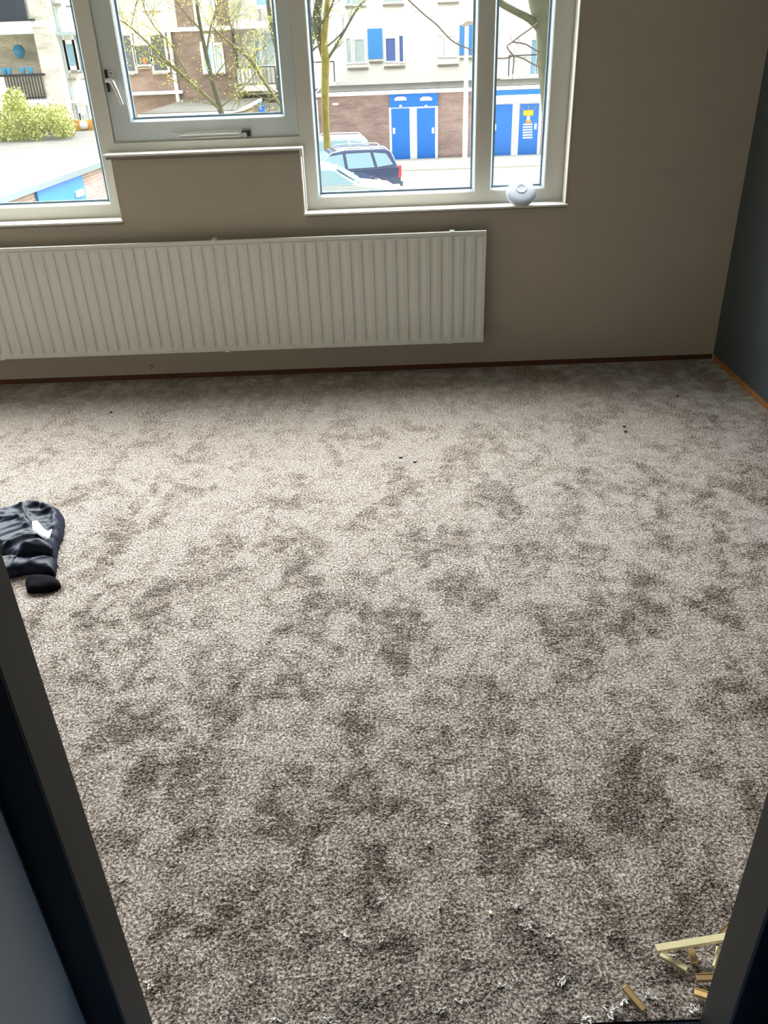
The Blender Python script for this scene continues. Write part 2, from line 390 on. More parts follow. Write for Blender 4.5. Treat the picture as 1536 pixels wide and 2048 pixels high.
# ------------------------------------------------------------------ windows
FY0, FY1 = 4.28, 4.35
struct_w = {}
w1 = struct(empty('window_1', (-2.1, D, SZ)), 'left fixed pane overlooking the garage roof', 'window')
w2 = struct(empty('window_2', (-.8, D, UZ)), 'middle opening window with handle and stay', 'window')
w3 = struct(empty('window_3', (.3, D, SZ)), 'right window of two fixed panes', 'window')
P0, P1 = -1.320, -1.250        # post between left and middle
Q0, Q1 = -.356, -.288          # post between middle and right
zb = .832
def pane(x0, x1, z0, z1, y, w):
    MB().bead(x0-.001, x1+.001, z0-.001, z1+.001, .013, y+.006, y+.026).build('glazing_bead', M['bead'], w)
    MB().ring(x0+.010, x1-.010, z0+.010, z1-.010, .011, y+.027, y+.031).build('gasket', M['gasket'], w)
    MB().box(x0+.002, x1-.002, y+.032, y+.038, z0+.002, z1-.002).build('glass_pane', M['glass'], w)
# left window: frame, glazing
f = MB()
f.box(LX, P0, FY0, FY1, zb, .893); f.box(P0, -1.262, FY0, FY1, zb, 1.09)
f.box(LX, LX+.06, FY0, FY1, .893, WT); f.box(LX+.06, P0, FY0, FY1, WT-.06, WT)
f.build('window_frame', M['white'], w1)
pane(LX+.06, P0, .893, WT-.06, FY0, w1)
# middle
f = MB()
f.box(P0, P1, FY0, FY1, 1.09, WT); f.box(P1, Q0, FY0, FY1, 1.128, 1.168); f.box(P1, Q0, FY0, FY1, WT-.06, WT)
f.build('window_frame', M['white'], w2)
sa = MB(); sx0, sx1, sz0, sz1 = P1+.003, Q0-.003, 1.171, WT-.063
sa.ring(sx0, sx1, sz0, sz1, (.090, .060, .083, .08), FY0+.016, FY1)
sa = sa.build('sash', M['sash'], w2)
pane(sx0+.090, sx1-.060, sz0+.083, sz1-.08, FY0+.016, sa)
# right
f = MB()
f.box(Q0, Q1, FY0, FY1, 1.09, WT); f.box(-.345, Q1, FY0, FY1, zb, 1.09); f.box(.492, .567, FY0, FY1, zb, WT); f.box(.838, .926, FY0, FY1, zb, WT)
f.box(Q1, .492, FY0, FY1, zb, .888); f.box(.567, .838, FY0, FY1, zb, .891); f.box(Q1, .492, FY0, FY1, WT-.06, WT); f.box(.567, .838, FY0, FY1, WT-.06, WT)
f.build('window_frame', M['white'], w3)
pane(Q1, .492, .888, WT-.06, FY0, w3); pane(.567, .838, .891, WT-.06, FY0, w3)
# sills: white lip over an underside dark with dirt and painted-in shadow
def sill(x0, x1, z, w, lip=.016):
    MB().box(x0, x1, D-.022, FY0+.03, z-.010, z, .003).build('window_sill', M['sill'], w)
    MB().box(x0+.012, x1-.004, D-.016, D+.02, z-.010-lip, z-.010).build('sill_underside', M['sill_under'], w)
sill(LX, MX0+.008, SZ+.004, w1, .010)
sill(MX0-.030, MX1+.010, UZ+.024, w2, .012)
sill(MX1-.004, RX+.008, SZ+.004, w3, .006)
# white reveal linings
MB().box(RX-.004, RX+.002, D-.004, FY0+.02, SZ, WT, .001).build('reveal_lining', M['sill'], w3)
MB().box(MX1-.004, MX1+.002, D-.006, FY0+.02, SZ, 1.085, .001).build('reveal_lining', M['sill'], w3)
MB().box(MX0-.002, MX0+.002, D-.003, FY0+.02, SZ, 1.10).build('reveal_lining', M['sill'], w1)
MB().box(MX1-.002, MX1+.014, D-.024, D+.01, 1.09, 1.129, .004).build('sill_corner', M['sill'], w3)
for a in ((LX, P0, .85, WT), (P0, Q1, 1.13, WT), (Q1, RX, .85, WT)): portal(*a, D+.24)
# handle of the sash
ys = FY0+.016
def sp(px, py, dy=0.0): return on_y(px, py, ys-dy)
def plate(mb, pts, d0, d1):
    A = [mb.bm.verts.new(sp(x, y, d0)) for x, y in pts]; B = [mb.bm.verts.new(sp(x, y, d1)) for x, y in pts]
    mb.bm.faces.new(A); mb.bm.faces.new(B[::-1])
    for i in range(len(pts)): mb.bm.faces.new((A[i], B[i], B[(i+1) % len(pts)], A[(i+1) % len(pts)]))
    return mb
hp = plate(MB(), [(214, 141.5), (228.5, 141), (233.5, 172), (221.5, 176)], 0, .007).build('handle_plate', M['alu'], sa)
MB().tube([sp(221.4, 146, .006), sp(221.4, 146, .0085)], .0035, 12).build('screw', M['black'], hp)
bl = MB(); plate(bl, [(207.5, 140), (213.5, 139), (216.5, 156), (210.5, 156)], .002, .012); plate(bl, [(211.5, 166), (217, 166), (221.5, 183), (216, 185)], .002, .012)
tag(bl.build('lock_case', M['black'], sa), 'black lock fittings behind the handle')
h = MB(); h.tube([sp(212, 160.5, .018), sp(221, 161, .022), sp(225, 165, .03), sp(234, 184, .034), sp(244.5, 209, .034)], [.010, .011, .011, .0085, .0065], 12)
h.tube([sp(222, 160.5, .004), sp(222, 161, .024)], .009, 12)
wnorm(h.build('window_handle', M['alu'], sa))
# casement stay lying along the bottom rail
st = MB(); st.tube([sp(340, 266, .012), sp(348, 267, .012), sp(356, 270, .012), sp(364, 276.5, .012), sp(372, 277, .012), sp(480, 272.5, .012)], .003, 8)
st.tube([sp(360, 271.3, .022), sp(478, 266.5, .022)], .0035, 8)
stay = tag(st.build('casement_stay', M['white'], sa), 'white metal casement stay')
pv = MB(); plate(pv, [(483.5, 261), (501, 260.5), (501.5, 272), (484.5, 274)], 0, .016); pv.build('stay_pivot', M['black'], stay)
pv = MB(); pv.tube([sp(489, 270, .012), sp(489, 270, .03)], .012, 16); wnorm(pv.build('stay_knob', M['alu'], stay))

# ------------------------------------------------------------------ radiator
def radiator():
    x1, z0, z1, yf = .536, .170, .7315, 4.120
    per = .0564; x0 = x1-.017-54*per-.017
    root = tag(empty('radiator', (x0, yf, z0)), 'long white ribbed panel radiator on the wall below the windows', 'radiator')
    bm = bmesh.new()
    prof = [(0, 0), (.020, 0), (.0245, .0062), (.0255, .0068), (.036, .0068), (.0535, .0006)]
    xs = [(x0, .0), (x0+.012, 0), (x0+.017, .003)]
    base = x0+.017
    for k in range(54):
        for a, d in prof: xs.append((base+k*per+a, d+.0))
    xs += [(x1-.017, 0), (x1-.012, 0), (x1, 0)]
    zs = [(z0, 0), (z0+.016, 0), (z0+.022, .35), (z0+.034, 1), (z1-.040, 1), (z1-.024, .35), (z1-.018, 0), (z1, 0)]
    rows = [[bm.verts.new((x, yf+d*(s if i > 1 and i < len(xs)-2 else 0), z)) for i, (x, d) in enumerate(xs)] for z, s in zs]
    for A, B in zip(rows, rows[1:]):
        for i in range(len(xs)-1): bm.faces.new((A[i], A[i+1], B[i+1], B[i]))
    for (a, b, c, d) in ((x0, x1, z1-.002, z1), (x0, x1, z0, z0+.002)):
        pass
    mb = MB(); mb.bm.free(); mb.bm = bm
    o = mb.build('front_panel', M['rad'], root)
    for p in o.data.polygons: p.use_smooth = False
    # raised outer rim and body
    r = MB(); r.ring(x0, x1, z0, z1, (.009, .009, .008, .009), yf-.003, yf+.016)
    r.box(x0+.005, x1-.005, yf+.010, yf+.016, z0+.004, z1-.004)
    r.build('panel_rim', M['rad'], root)
    r = MB(); r.box(x0+.012, x1-.012, yf-.0035, yf+.002, z1-.0225, z1-.0195); r.build('bead_line', M['rad'], root)
    c = MB()
    for k in range(92): c.box(x0+.06+k*.032, x0+.062+k*.032, yf+.017, yf+.052, z0+.05, z1-.05)
    c.build('convector_fins', M['rad'], root)
    for px, py, t in ((905, 465, 1), (427, 487, 1), (455, 705, 0), (6, 717, 0), (898, 687, 0)):
        p = on_y(px, py, yf); zz = z1 if t else z0
        MB().box(p.x-.012, p.x+.012, yf-.005, yf+.055, zz-.008 if t else zz-.005, zz+.004 if t else zz+.006, .001).build('bracket_clip', M['rad'], root)
    b = None
    for xx in (-2.2, -.8, .37): MB().box(xx-.014, xx+.014, yf+.05, D-.001, z0+.06, z1-.06).build('wall_bracket', M['rad'], root)
radiator()

# ------------------------------------------------------------------ smoke detector leaning on the sill
def detector():
    c = on_y(1042.5, 384.5, 4.225)
    root = tag(empty('smoke_detector', c), 'round white smoke detector leaning on the right window sill', 'smoke detector')
    mt = Matrix.Translation(c) @ Matrix.Rotation(R(-3), 4, 'Y') @ Matrix.Rotation(R(42), 4, 'X')
    prof = [(0, .0085), (.022, .0088), (.050, .0075), (.064, .0045), (.0715, -.001), (.0735, -.006), (.0730, -.014), (.069, -.017), (0, -.017)]
    wnorm(MB().lathe(prof, 56, mt).build('housing', M['detector'], root), 30)
    bt = MB().lathe([(0, .0075), (.012, .0082), (.021, .0108), (.0245, .0112), (.0265, .0095), (.0265, .004)], 40, mt @ Matrix.Translation((.002, .015, 0))).build('test_button', M['detector'], root)
    wnorm(bt)
    g = MB(); n = 36
    g.tube([mt @ Vector((.002+.0275*math.cos(a), .015+.0275*math.sin(a), .0080)) for a in [2*math.pi*k/n for k in range(n+1)]], .0009, 6)
    g.tube([mt @ Vector((.002, -.016, .0083)), mt @ Vector((.001, -.042, .0079))], .0007, 6)
    g.tube([mt @ Vector((.012, -.024, .0085)), mt @ Vector((.013, -.036, .0081))], .0007, 6)
    g.build('groove', M['det_line'], root)
    v = MB()
    for k in range(4): v.box(.036+k*.0055, .0385+k*.0055, .017+(-1)**k*.001, .026, .004, .0078-k*.0006, 0, mt)
    v.build('sound_vent', M['det_line'], root)
detector()

# ------------------------------------------------------------------ jacket on the carpet
def inside(p, poly):
    x, y = p; c = False; j = len(poly)-1
    for i in range(len(poly)):
        xi, yi = poly[i]; xj, yj = poly[j]
        if (yi > y) != (yj > y) and x < (xj-xi)*(y-yi)/(yj-yi)+xi: c = not c
        j = i
    return c
def dist(p, poly):
    b = 9; P = Vector(p)
    for i in range(len(poly)):
        a, c = Vector(poly[i-1]), Vector(poly[i]); d = c-a
        t = max(0, min(1, (P-a).dot(d)/max(d.dot(d), 1e-9))); b = min(b, (P-a-d*t).length)
    return b
def cloth(name, zpts, parent, top, edge, fold, seed, m=None, z0=0.0, hole=None):
    """soft folded cloth lying on the floor, outline given where it meets the carpet"""
    base = [on_z(x/6.4, 980+y/6.4, .015+z0) for x, y in zpts]
    pl = []
    n = len(base)
    for i in range(n):               # round the outline
        a, b_, c, d = [Vector(base[(i+k) % n][:2]) for k in (-1, 0, 1, 2)]
        for t in (0, .25, .5, .75):
            pl.append(tuple(.5*((2*b_)+(c-a)*t+(2*a-5*b_+4*c-d)*t*t+(3*b_-a-3*c+d)*t**3)))
    xs = [p[0] for p in pl]; ys_ = [p[1] for p in pl]
    st = .006; nx = int((max(xs)-min(xs))/st)+3; ny = int((max(ys_)-min(ys_))/st)+3
    bm = bmesh.new(); g = {}
    for j in range(ny):
        for i in range(nx):
            x, y = min(xs)-st+i*st, min(ys_)-st+j*st
            if not inside((x, y), pl): continue
            g[i, j] = bm.verts.new((x, y, hgt(x, y, pl, top, edge, fold, seed)+z0))
    for (i, j) in list(g):
        if (i+1, j) in g and (i, j+1) in g and (i+1, j+1) in g:
            bm.faces.new((g[i, j], g[i+1, j], g[i+1, j+1], g[i, j+1]))
    # pull the rim down to the floor and tuck it in
    bd = [e for e in bm.edges if e.is_boundary]
    ex = bmesh.ops.extrude_edge_only(bm, edges=bd)['geom']
    cen = Vector((sum(xs)/len(xs), sum(ys_)/len(ys_), 0))
    for v in ex:
        if isinstance(v, bmesh.types.BMVert):
            d = (cen-v.co); d.z = 0; v.co += d.normalized()*.004; v.co.z = z0-.004 if z0 < .01 else z0-.01
    mb = MB(); mb.bm.free(); mb.bm = bm
    o = mb.build(name, m or M['navycloth'], parent, smooth=True)
    s = o.modifiers.new('smooth', 'SMOOTH'); s.factor = .5; s.iterations = 2
    return pl
def hgt(x, y, pl, top, edge, fold, seed):
    d = dist((x, y), pl); r = min(1, d/edge); hh = top*math.sqrt(max(0, 1-(1-r)**2))
    u = Vector((x*3.2+seed, y*5.5+x*2.5, seed*.7))
    w = Vector((noise.noise(u), noise.noise(u+Vector((5, 2, 1))), 0))
    q = Vector((x*6+y*3, y*15-x*4, seed))+w*1.7
    rg = 1-abs(noise.noise(q))*2; rg2 = 1-abs(noise.noise(q*2.3+Vector((3, 7, 1))))*2
    return hh*(.80+.2*noise.noise(u*1.2)) + fold*r*(max(rg, 0)**3*1.0+max(rg2, 0)**3*.45)
def jacket():
    c = on_z(40, 1100); root = tag(empty('jacket', (c.x, c.y, 0)), 'crumpled navy black jacket with a white label lying on the carpet', 'jacket')
    cloth('folded_sleeve', [(-400, 900), (100, 880), (690, 860), (725, 1040), (690, 1082), (500, 1058), (330, 1056), (150, 1095), (-300, 1150)], root, .045, .03, .008, 3.3)
    cf = [(330, 1110), (470, 1075), (620, 1080), (720, 1105), (785, 1180), (765, 1235), (640, 1280), (480, 1300), (340, 1290), (305, 1200)]
    cloth('cuff', cf, root, .036, .034, .006, 8.1, m=M['cuff'])
    pl = cloth('jacket_body', [(-420, 380), (0, 290), (310, 235), (400, 198), (560, 222), (730, 262), (826, 340), (832, 470), (815, 610), (760, 720), (735, 850), (700, 935), (600, 900), (400, 930), (170, 945), (60, 880), (-100, 800), (-420, 760)], root, .055, .035, .020, 1.7)
    # gathered pocket flap
    cloth('pocket_flap', [(160, 830), (280, 650), (430, 610), (620, 640), (700, 720), (640, 775), (440, 765), (260, 790), (175, 850)], root, .025, .03, .014, 5.2, z0=.045)
    # seam: stitched cord
    sm = MB(); pts = []
    for x, y in ((300, 235), (315, 285), (345, 340), (385, 385), (425, 435)):
        p = on_z(x/6.4, 980+y/6.4, .055); z = hgt(p.x, p.y, pl, .055, .035, .020, 1.7); pts.append((p.x, p.y, z+.001))
    sm.tube(pts, .003, 8).build('seam', M['tyre'], root, True)
    # white label strip
    bm = bmesh.new(); A = []
    L = [((425, 450), (425, 585)), ((490, 448), (480, 582)), ((560, 497), (540, 632)), ((630, 560), (595, 665)), ((692, 602), (648, 697))]
    for k, (a, b_) in enumerate(L):
        row = []
        for q_ in (a, b_):
            p = on_z(q_[0]/6.4, 980+q_[1]/6.4, .060); z = hgt(p.x, p.y, pl, .055, .035, .020, 1.7)
            p = on_z(q_[0]/6.4, 980+q_[1]/6.4, z+.006); row.append(bm.verts.new((p.x, p.y, max(z, .060)+.008+.003*math.sin(k*1.7))))
        A.append(row)
    for a, b_ in zip(A, A[1:]): bm.faces.new((a[0], b_[0], b_[1], a[1]))
    mb = MB(); mb.bm.free(); mb.bm = bm; o = mb.build('care_label', M['labelw'], root, True)
    so = o.modifiers.new('thick', 'SOLIDIFY'); so.thickness = .0012
    tag(o, 'white fabric label')
jacket()

# ------------------------------------------------------------------ strips, crumbs and fluff near the doorway
def strip(name, label, a, b_, w, m, z=.008, L=None, flange=True, tilt=0, cat='trim strip'):
    A, B = on_z(*a, z), on_z(*b_, z); c = (A+B)/2; d = B-A; ln = d.length if L is None else L
    mt = Matrix.Translation(c) @ Matrix.Rotation(math.atan2(d.y, d.x), 4, 'Z') @ Matrix.Rotation(R(tilt), 4, 'X')
    o = MB(); o.box(-ln/2, ln/2, -w/2, w/2, -.0012, .0012, .0004, mt)
    if flange:
        o.box(-ln/2, ln/2, -w/2, -w/2+.0016, -.007, 0, 0, mt)
        if flange == True: o.box(-ln/2, ln/2, w*.36, w*.36+.0012, .0012, .0022, 0, mt)
    o = o.build(name, m)
    # origin at the strip
    o.location = c; o.data.transform(Matrix.Translation(-c))
    return tag(o, label, cat, 'offcuts of brass trim by the right door jamb')
strip('brass_strip', 'longest pale gold strip lying across shorter offcuts beside the right jamb', (1312, 1896), (1462, 1871), .0135, M['brass'], .024, flange=2)
strip('brass_strip', 'slanted gold offcut running down right from under the longest strip', (1322, 1908), (1374, 1938), .0105, M['brass'], .010)
strip('brass_strip', 'short grooved gold offcut standing upright below the middle of the longest strip', (1383, 1898), (1390, 1928), .0125, M['brass_d'], .010)
strip('brass_strip', 'dull brown-gold horizontal offcut touching the right jamb, lower of the pile', (1392, 1954), (1440, 1953), .0130, M['brass_d'], .010)
strip('brass_strip', 'narrow bright-edged gold offcut on edge, partly behind the right jamb', (1436, 1893), (1428, 1932), .007, M['brass'], .012, tilt=55)
strip('brass_strip', 'small brown-gold corner poking out above the longest strip', (1444, 1866), (1470, 1842), .0125, M['brass_d'], .012)
strip('brass_strip', 'lone bronze-coloured offcut lying apart from the pile near the threshold', (1249, 1972), (1289, 2019), .0125, M['brass_d'], .010)
o = strip('wood_offcut', 'short pale orange wood offcut beside the right jamb, lowest of the pile', (1389, 1982), (1424, 1993), .0135, M['pine'], .010, cat='wood offcut'); 
c = on_z(982, 1825, .004)
tag(MB().box(c.x-.004, c.x+.003, c.y-.004, c.y+.004, 0, .005, .001).build('yellow_crumb', M['brass']), 'tiny pale yellow crumb alone on the carpet', 'crumb')
for px, py in ((1248, 853), (1251, 863), (1355, 792), (830, 923), (222, 824), (801, 914)):
    c = on_z(px, py, .003)
    o = MB().lathe([(0, .004), (.005, .003), (.007, 0), (.004, -.003), (0, -.003)], 7, Matrix.Translation(c) @ Matrix.Diagonal((1.2, .9, 1, 1))).build('dark_crumb', M['black'])
    o.location = c; o.data.transform(Matrix.Translation(-c))
    tag(o, 'tiny dark crumb lying on the carpet in the middle of the room', 'crumb', 'dark crumbs on the carpet')
def fluff(px, py, size, n=6):
    c = on_z(px, py, .002); mb = MB()
    for k in range(n):
        a = random.uniform(0, 6.28); p = Vector((c.x+random.gauss(0, size*.18), c.y+random.gauss(0, size*.18), .002)); pts = [p.copy()]
        for s in range(7):
            a += random.gauss(0, .9); p = p+Vector((math.cos(a), math.sin(a), 0))*size*.11
            p.z = max(.001, min(.012, p.z+random.gauss(.0005, .0018))); pts.append(p.copy())
        mb.tube(pts, [.0007]+[.0013]*6+[.0006], 5)
    o = mb.build('carpet_fluff', M['fluff'], None, True); o.location = (c.x, c.y, 0); o.data.transform(Matrix.Translation((-c.x, -c.y, 0)))
    tag(o, 'small tangled wisp of pale fluff lying on the carpet near the doorway', 'fluff', 'loose carpet fluff near the doorway')
for px, py, s in ((246, 1760, .016), (409, 1787, .010), (503, 1778, .014), (533, 1818, .010), (404, 1918, .018), (302, 1971, .016), (319, 1996, .010),
                  (690, 1868, .018), (757, 1803, .012), (762, 1882, .012), (603, 1865, .014), (580, 1892, .010), (855, 1688, .010), (894, 1648, .012),
                  (880, 1811, .010), (1031, 1812, .018), (1057, 1853, .022), (1067, 1782, .012), (1101, 1872, .012), (932, 1916, .014), (1003, 1970, .012),
                  (1030, 1958, .012), (1125, 1966, .020), (1196, 1792, .016), (1218, 1868, .012), (1300, 1990, .024), (1245, 2004, .018), (1220, 2024, .024),
                  (1172, 2036, .030), (1385, 2020, .018), (548, 2037, .020), (662, 2040, .024), (500, 1970, .010), (885, 2020, .016), (920, 2005, .012), (800, 1968, .010), (770, 1690, .010), (1340, 1912, .012)):
    fluff(px, py, s, 7 if s > .015 else 4)

# ------------------------------------------------------------------ outside: ground
GZ = -2.9
def flat(name, x0, x1, y0, y1, z, m, th=.1): return MB().box(x0, x1, y0, y1, z-th, z).build(name, m)
struct(flat('ground', -80, 60, 4.6, 100, GZ-.02, M['ground'], .3), 'grass and soil outside', 'ground')
struct(flat('ground_road', -30, 40, 23, 34.3, GZ, M['road'], .1), 'pinkish paved road', 'road')
struct(flat('ground_pavement', -30, 40, 34.3, 37.6, GZ+.06, M['pave'], .2), 'pale pavement before the garages', 'pavement')

# ------------------------------------------------------------------ outside: buildings
def facade_box(root, name, px0, py0, px1, py1, Y, m, depth=.4, proud=0.0):
    a, b_, c, d = rect(px0, py0, px1, py1, Y); return MB().box(a, b_, Y-proud, Y-proud+depth, c, d).build(name, m, root)
def win(root, px0, py0, px1, py1, Y, pane_m, fr=.07, frame_m=None, sillpx=None):
    a, b_, c, d = rect(px0, py0, px1, py1, Y)
    w = MB().ring(a-fr, b_+fr, c-fr, d+fr, fr, Y-.06, Y+.02).build('window', frame_m or M['trim_w'], root)
    MB().box(a-.002, b_+.002, Y-.015, Y+.01, c-.002, d+.002).build('pane', pane_m, w)
    return w
def ledge(root, px0, py0, px1, py1, Y, m=None, proud=.12, name='window_ledge'):
    a, b_, c, d = rect(px0, py0, px1, py1, Y); return MB().box(a, b_, Y-proud, Y+.05, c, d).build(name, m or M['stone'], root)

# white apartment block behind the garages
YE = 47.0
eb = tag(empty('apartment_building', (5, YE, GZ)), 'white apartment block with blue panels behind the brick garages', 'building')
xl = on_y(612, 60, YE).x-2.2
MB().box(xl, 26, YE, YE+9, GZ, 13).build('wall', M['render_w'], eb)
win(eb, 694, 77, 702, 125, YE, M['pane_l']); win(eb, 710, 79, 729, 124, YE, M['pane_l'])
facade_box(eb, 'blue_panel', 735.5, 57, 765, 117.5, YE, M['blue_l'], .1, .05)
win(eb, 772, 77, 790.5, 122, YE, M['violet']); win(eb, 799, 72, 806, 123, YE, M['violet'])
for a in ((695, 135, 736, 138.5), (738, 122, 766, 125.5), (768, 131.5, 810, 135), (690, 12, 732, 15.5), (765, 9, 808, 12.5), (875, 128, 917, 131), (875, 4, 918, 8), (919, 115.5, 927, 118), (934, 115, 947, 118), (862, 162, 946, 164.5), (985, 157, 1000, 160)): ledge(eb, *a, YE)
win(eb, 693, -30, 700, 8, YE, M['pane_b']); win(eb, 706, -30, 730, 8, YE, M['pane_l']); win(eb, 768, -30, 804, 4, YE, M['pane_l'])
win(eb, 712, 177, 734, 186, YE, M['pane_l']); win(eb, 773, 175, 795, 184, YE, M['pane_l']); win(eb, 889, 170, 912, 180, YE, M['pane_b'])
facade_box(eb, 'blue_panel', 919, 50, 928.5, 109.5, YE, M['blue_l'], .1, .05); facade_box(eb, 'blue_panel', 934, 49.5, 947.5, 109, YE, M['blue_l'], .1, .05)
win(eb, 877, 72, 884, 112, YE, M['trim_w']); win(eb, 892, 72, 911, 112, YE, M['trim_w'])
win(eb, 1062, 80, 1072, 148, YE, M['pane_b']); win(eb, 1076, 80, 1086, 148, YE, M['pane_b'])
def balcony(root, px0, px1, ry0, ry1, sy0, sy1, Y, out=1.2, panel=None, nbars=0, panel_m=None):
    """slab with rail; the rail stands on the slab's outer edge"""
    y = Y-out
    a, b_, c, d = rect(px0, sy0, px1, sy1, y)
    s = MB().box(a, b_, y, Y, c, d).build('balcony_slab', M['trim_w'], root)
    zt = on_y((px0+px1)/2, ry0, y).z
    r = MB(); r.box(a+.05, b_-.05, y+.03, y+.08, zt-.05, zt)
    r.box(a+.05, a+.10, y+.03, y+.08, d, zt); r.box(b_-.10, b_-.05, y+.03, y+.08, d, zt)
    for k in range(nbars): x = a+.1+(b_-a-.2)*(k+1)/(nbars+1); r.box(x-.012, x+.012, y+.045, y+.07, d+.08, zt-.04)
    if nbars: r.box(a+.05, b_-.05, y+.04, y+.07, d+.06, d+.1)
    r.build('balcony_rail', M['iron'], root)
    if panel:
        p0 = on_y(panel[0], (ry0+ry1)/2, y).x; p1 = on_y(panel[1], (ry0+ry1)/2, y).x
        MB().box(p0, p1, y+.09, y+.12, d+.05, zt-.08).build('balcony_panel', panel_m or M['trim_w'], root)
    return s
balcony(eb, 560, 673, 124, 166, 166, 178, YE, 1.4, (635, 664))
facade_box(eb, 'painted_shade', 600, 180, 671, 190, YE, M['shade_d'], .1, .02)  # flat dark strip painting the shade below the slab
balcony(eb, 1014, 1100, 109, 150, 151, 163, YE, 1.4, (1027, 1061))
facade_box(eb, 'painted_shade', 1036, 165, 1095, 173, YE, M['shade_d'], .1, .02)  # painted shade below the right balcony

# brick garages with paired blue doors
YG = 37.8
gb = tag(empty('garage_building', (2, YG, GZ)), 'long flat-roofed brick garage row with two pairs of blue doors', 'garage')
gx0 = on_y(636, 240, YG).x; gt = on_y(790, 188, YG).z
MB().box(gx0, 14, YG, YG+5.6, GZ, gt).build('wall', M['red_brick'], gb)
MB().box(gx0-.12, 14.1, YG-.15, YG+5.8, gt, gt+.13).build('roof', M['trim_w'], gb)
MB().box(gx0, 14, YG+.1, YG+5.6, gt+.13, gt+.16).build('roof_felt', M['felt'], gb)
facade_box(gb, 'corner_post', 630.5, 200, 638, 300, YG, M['trim_w'], .2, .08)
facade_box(gb, 'vent_block', 665, 206, 677, 210, YG, M['trim_w'], .1, .03)
zf = GZ
def gdoor(px0, py0, px1, py1, handle_px):
    a, b_, c, d = rect(px0, py0, px1, py1, YG)
    g = MB().box(a, b_, YG-.07, YG-.02, c, d, .01).build('garage_door', M['blue'], gb)
    h_ = on_y(handle_px, (py0+py1)/2-8, YG-.09)
    MB().box(h_.x-.05, h_.x+.05, YG-.11, YG-.07, h_.z-.13, h_.z+.10, .01).build('door_handle', M['trim_w'], g)
    return g
a, b_, c, d = rect(779, 213, 875.5, 321, YG); MB().box(a, b_, YG-.04, YG+.05, c, d).build('door_frame', M['trim_w'], gb)
gdoor(783.5, 217, 819.5, 321, 788); gdoor(834, 216, 870, 320.5, 866)
hd = facade_box(gb, 'header_panel', 779, 187.5, 875, 213.5, YG, M['blue'], .1, .08)
for x in (801, 852):
    p = on_y(x, 198, YG-.1); o = MB(); o.box(p.x-.25, p.x+.25, YG-.14, YG-.08, p.z-.06, p.z+.05, .02); o.box(p.x-.17, p.x+.17, YG-.15, YG-.1, p.z+.02, p.z+.09, .02)
    o.build('nameplate', M['trim_w'], hd)
    p = on_y(x, 212, YG-.1); MB().lathe([(0, .05), (.05, .03), (.07, -.02), (0, -.03)], 12, Matrix.Translation(p)).build('door_lamp', M['trim_w'], hd)
a, b_, c, d = rect(982, 207, 1081.5, 318, YG); MB().box(a, b_, YG-.04, YG+.05, c, d).build('door_frame', M['trim_w'], gb)
gdoor(988, 209, 1023, 314.5, 990)
g = gdoor(1037, 207.5, 1075.5, 312.5, 1071)
facade_box(gb, 'header_panel', 984, 179.5, 1084, 189, YG, M['blue'], .1, .22); facade_box(gb, 'awning_board', 983, 189, 1087, 205.5, YG, M['trim_w'], .2, .22)
mu = MB()
a, b_, c, d = rect(1046, 220, 1066, 231, YG); mu.box(a, b_, YG-.085, YG-.069, c, d, .03)
mu.build('painted_figure', M['yellow'], g)
mu = MB()
for k in range(6):
    y = 247+k*5.3; a, b_, c, d = rect(1045.5-(.5 if k > 1 else 0), y, 1064, y+2.8, YG); mu.box(a, b_, YG-.085, YG-.069, c, d)
a, b_, c, d = rect(1053, 232, 1059, 240, YG); mu.box(a, b_, YG-.085, YG-.069, c, d)
mu.build('painted_stripes', M['trim_w'], g)
mu = MB(); a, b_, c, d = rect(1050, 240, 1062, 246, YG); mu.box(a, b_, YG-.085, YG-.069, c, d, .02)
mu.build('painted_collar', M['orange'], g)
for p_, q_ in (((1040, 212), (1047, 221)), ((1074, 211), (1066, 220)), ((1057, 211), (1057, 221))):
    MB().tube([on_y(*p_, YG-.075), on_y(*q_, YG-.075)], .015, 6).build('painted_line', M['brass_d'], g)

# brick and cream building across, behind the bare tree
YB = 44.0
bb = tag(empty('apartment_building', (-9, YB, GZ)), 'brown brick apartment block with white window frames and cream upper floor', 'building')
bx0 = on_y(195, 120, YB).x-1.5; bx1 = on_y(466, 100, YB).x; zband = on_y(330, 61, YB).z
MB().box(bx0, bx1, YB, YB+8, GZ, zband).build('wall', M['red_brick2'], bb)
MB().box(bx0, bx1, YB, YB+8, zband, 13).build('upper_wall', M['cream_brick'], bb)
a = on_y(432, 30, YB).x
MB().box(a, bx1, YB-.03, YB+.1, zband, 12.9).build('brick_pier', M['red_brick2'], bb)
a0, a1 = on_y(352, 30, YB).x, on_y(388, 30, YB).x
MB().box(a0, a1, YB-.03, YB+.1, zband, 12.9).build('brick_pier', M['red_brick2'], bb)
MB().box(bx0, bx1, YB-.12, YB+.05, zband-.07, zband+.10).build('floor_band', M['trim_w'], bb)
win(bb, 238, 71, 266, 143, YB, M['pane_d'], .10); w_ = win(bb, 272, 91, 300, 129, YB, M['pane_d'], .08); win(bb, 304, 70, 331, 141, YB, M['pane_d'], .10)
facade_box(bb, 'white_panel', 268, 66, 301, 88, YB, M['trim_w'], .1, .04)
p = on_y(290, 121, YB-.03); MB().lathe([(0, .14), (.09, .12), (.13, 0), (.09, -.12), (0, -.14)], 12, Matrix.Translation(p) @ Matrix.Diagonal((1, .2, 1, 1))).build('window_ornament', M['wood'], w_)
ledge(bb, 236, 147, 271, 150, YB); ledge(bb, 273, 135, 303, 138, YB); ledge(bb, 306, 146, 337, 149, YB)
ledge(bb, 225, 183, 367, 189, YB, M['trim_w'], .3, 'canopy_ledge')
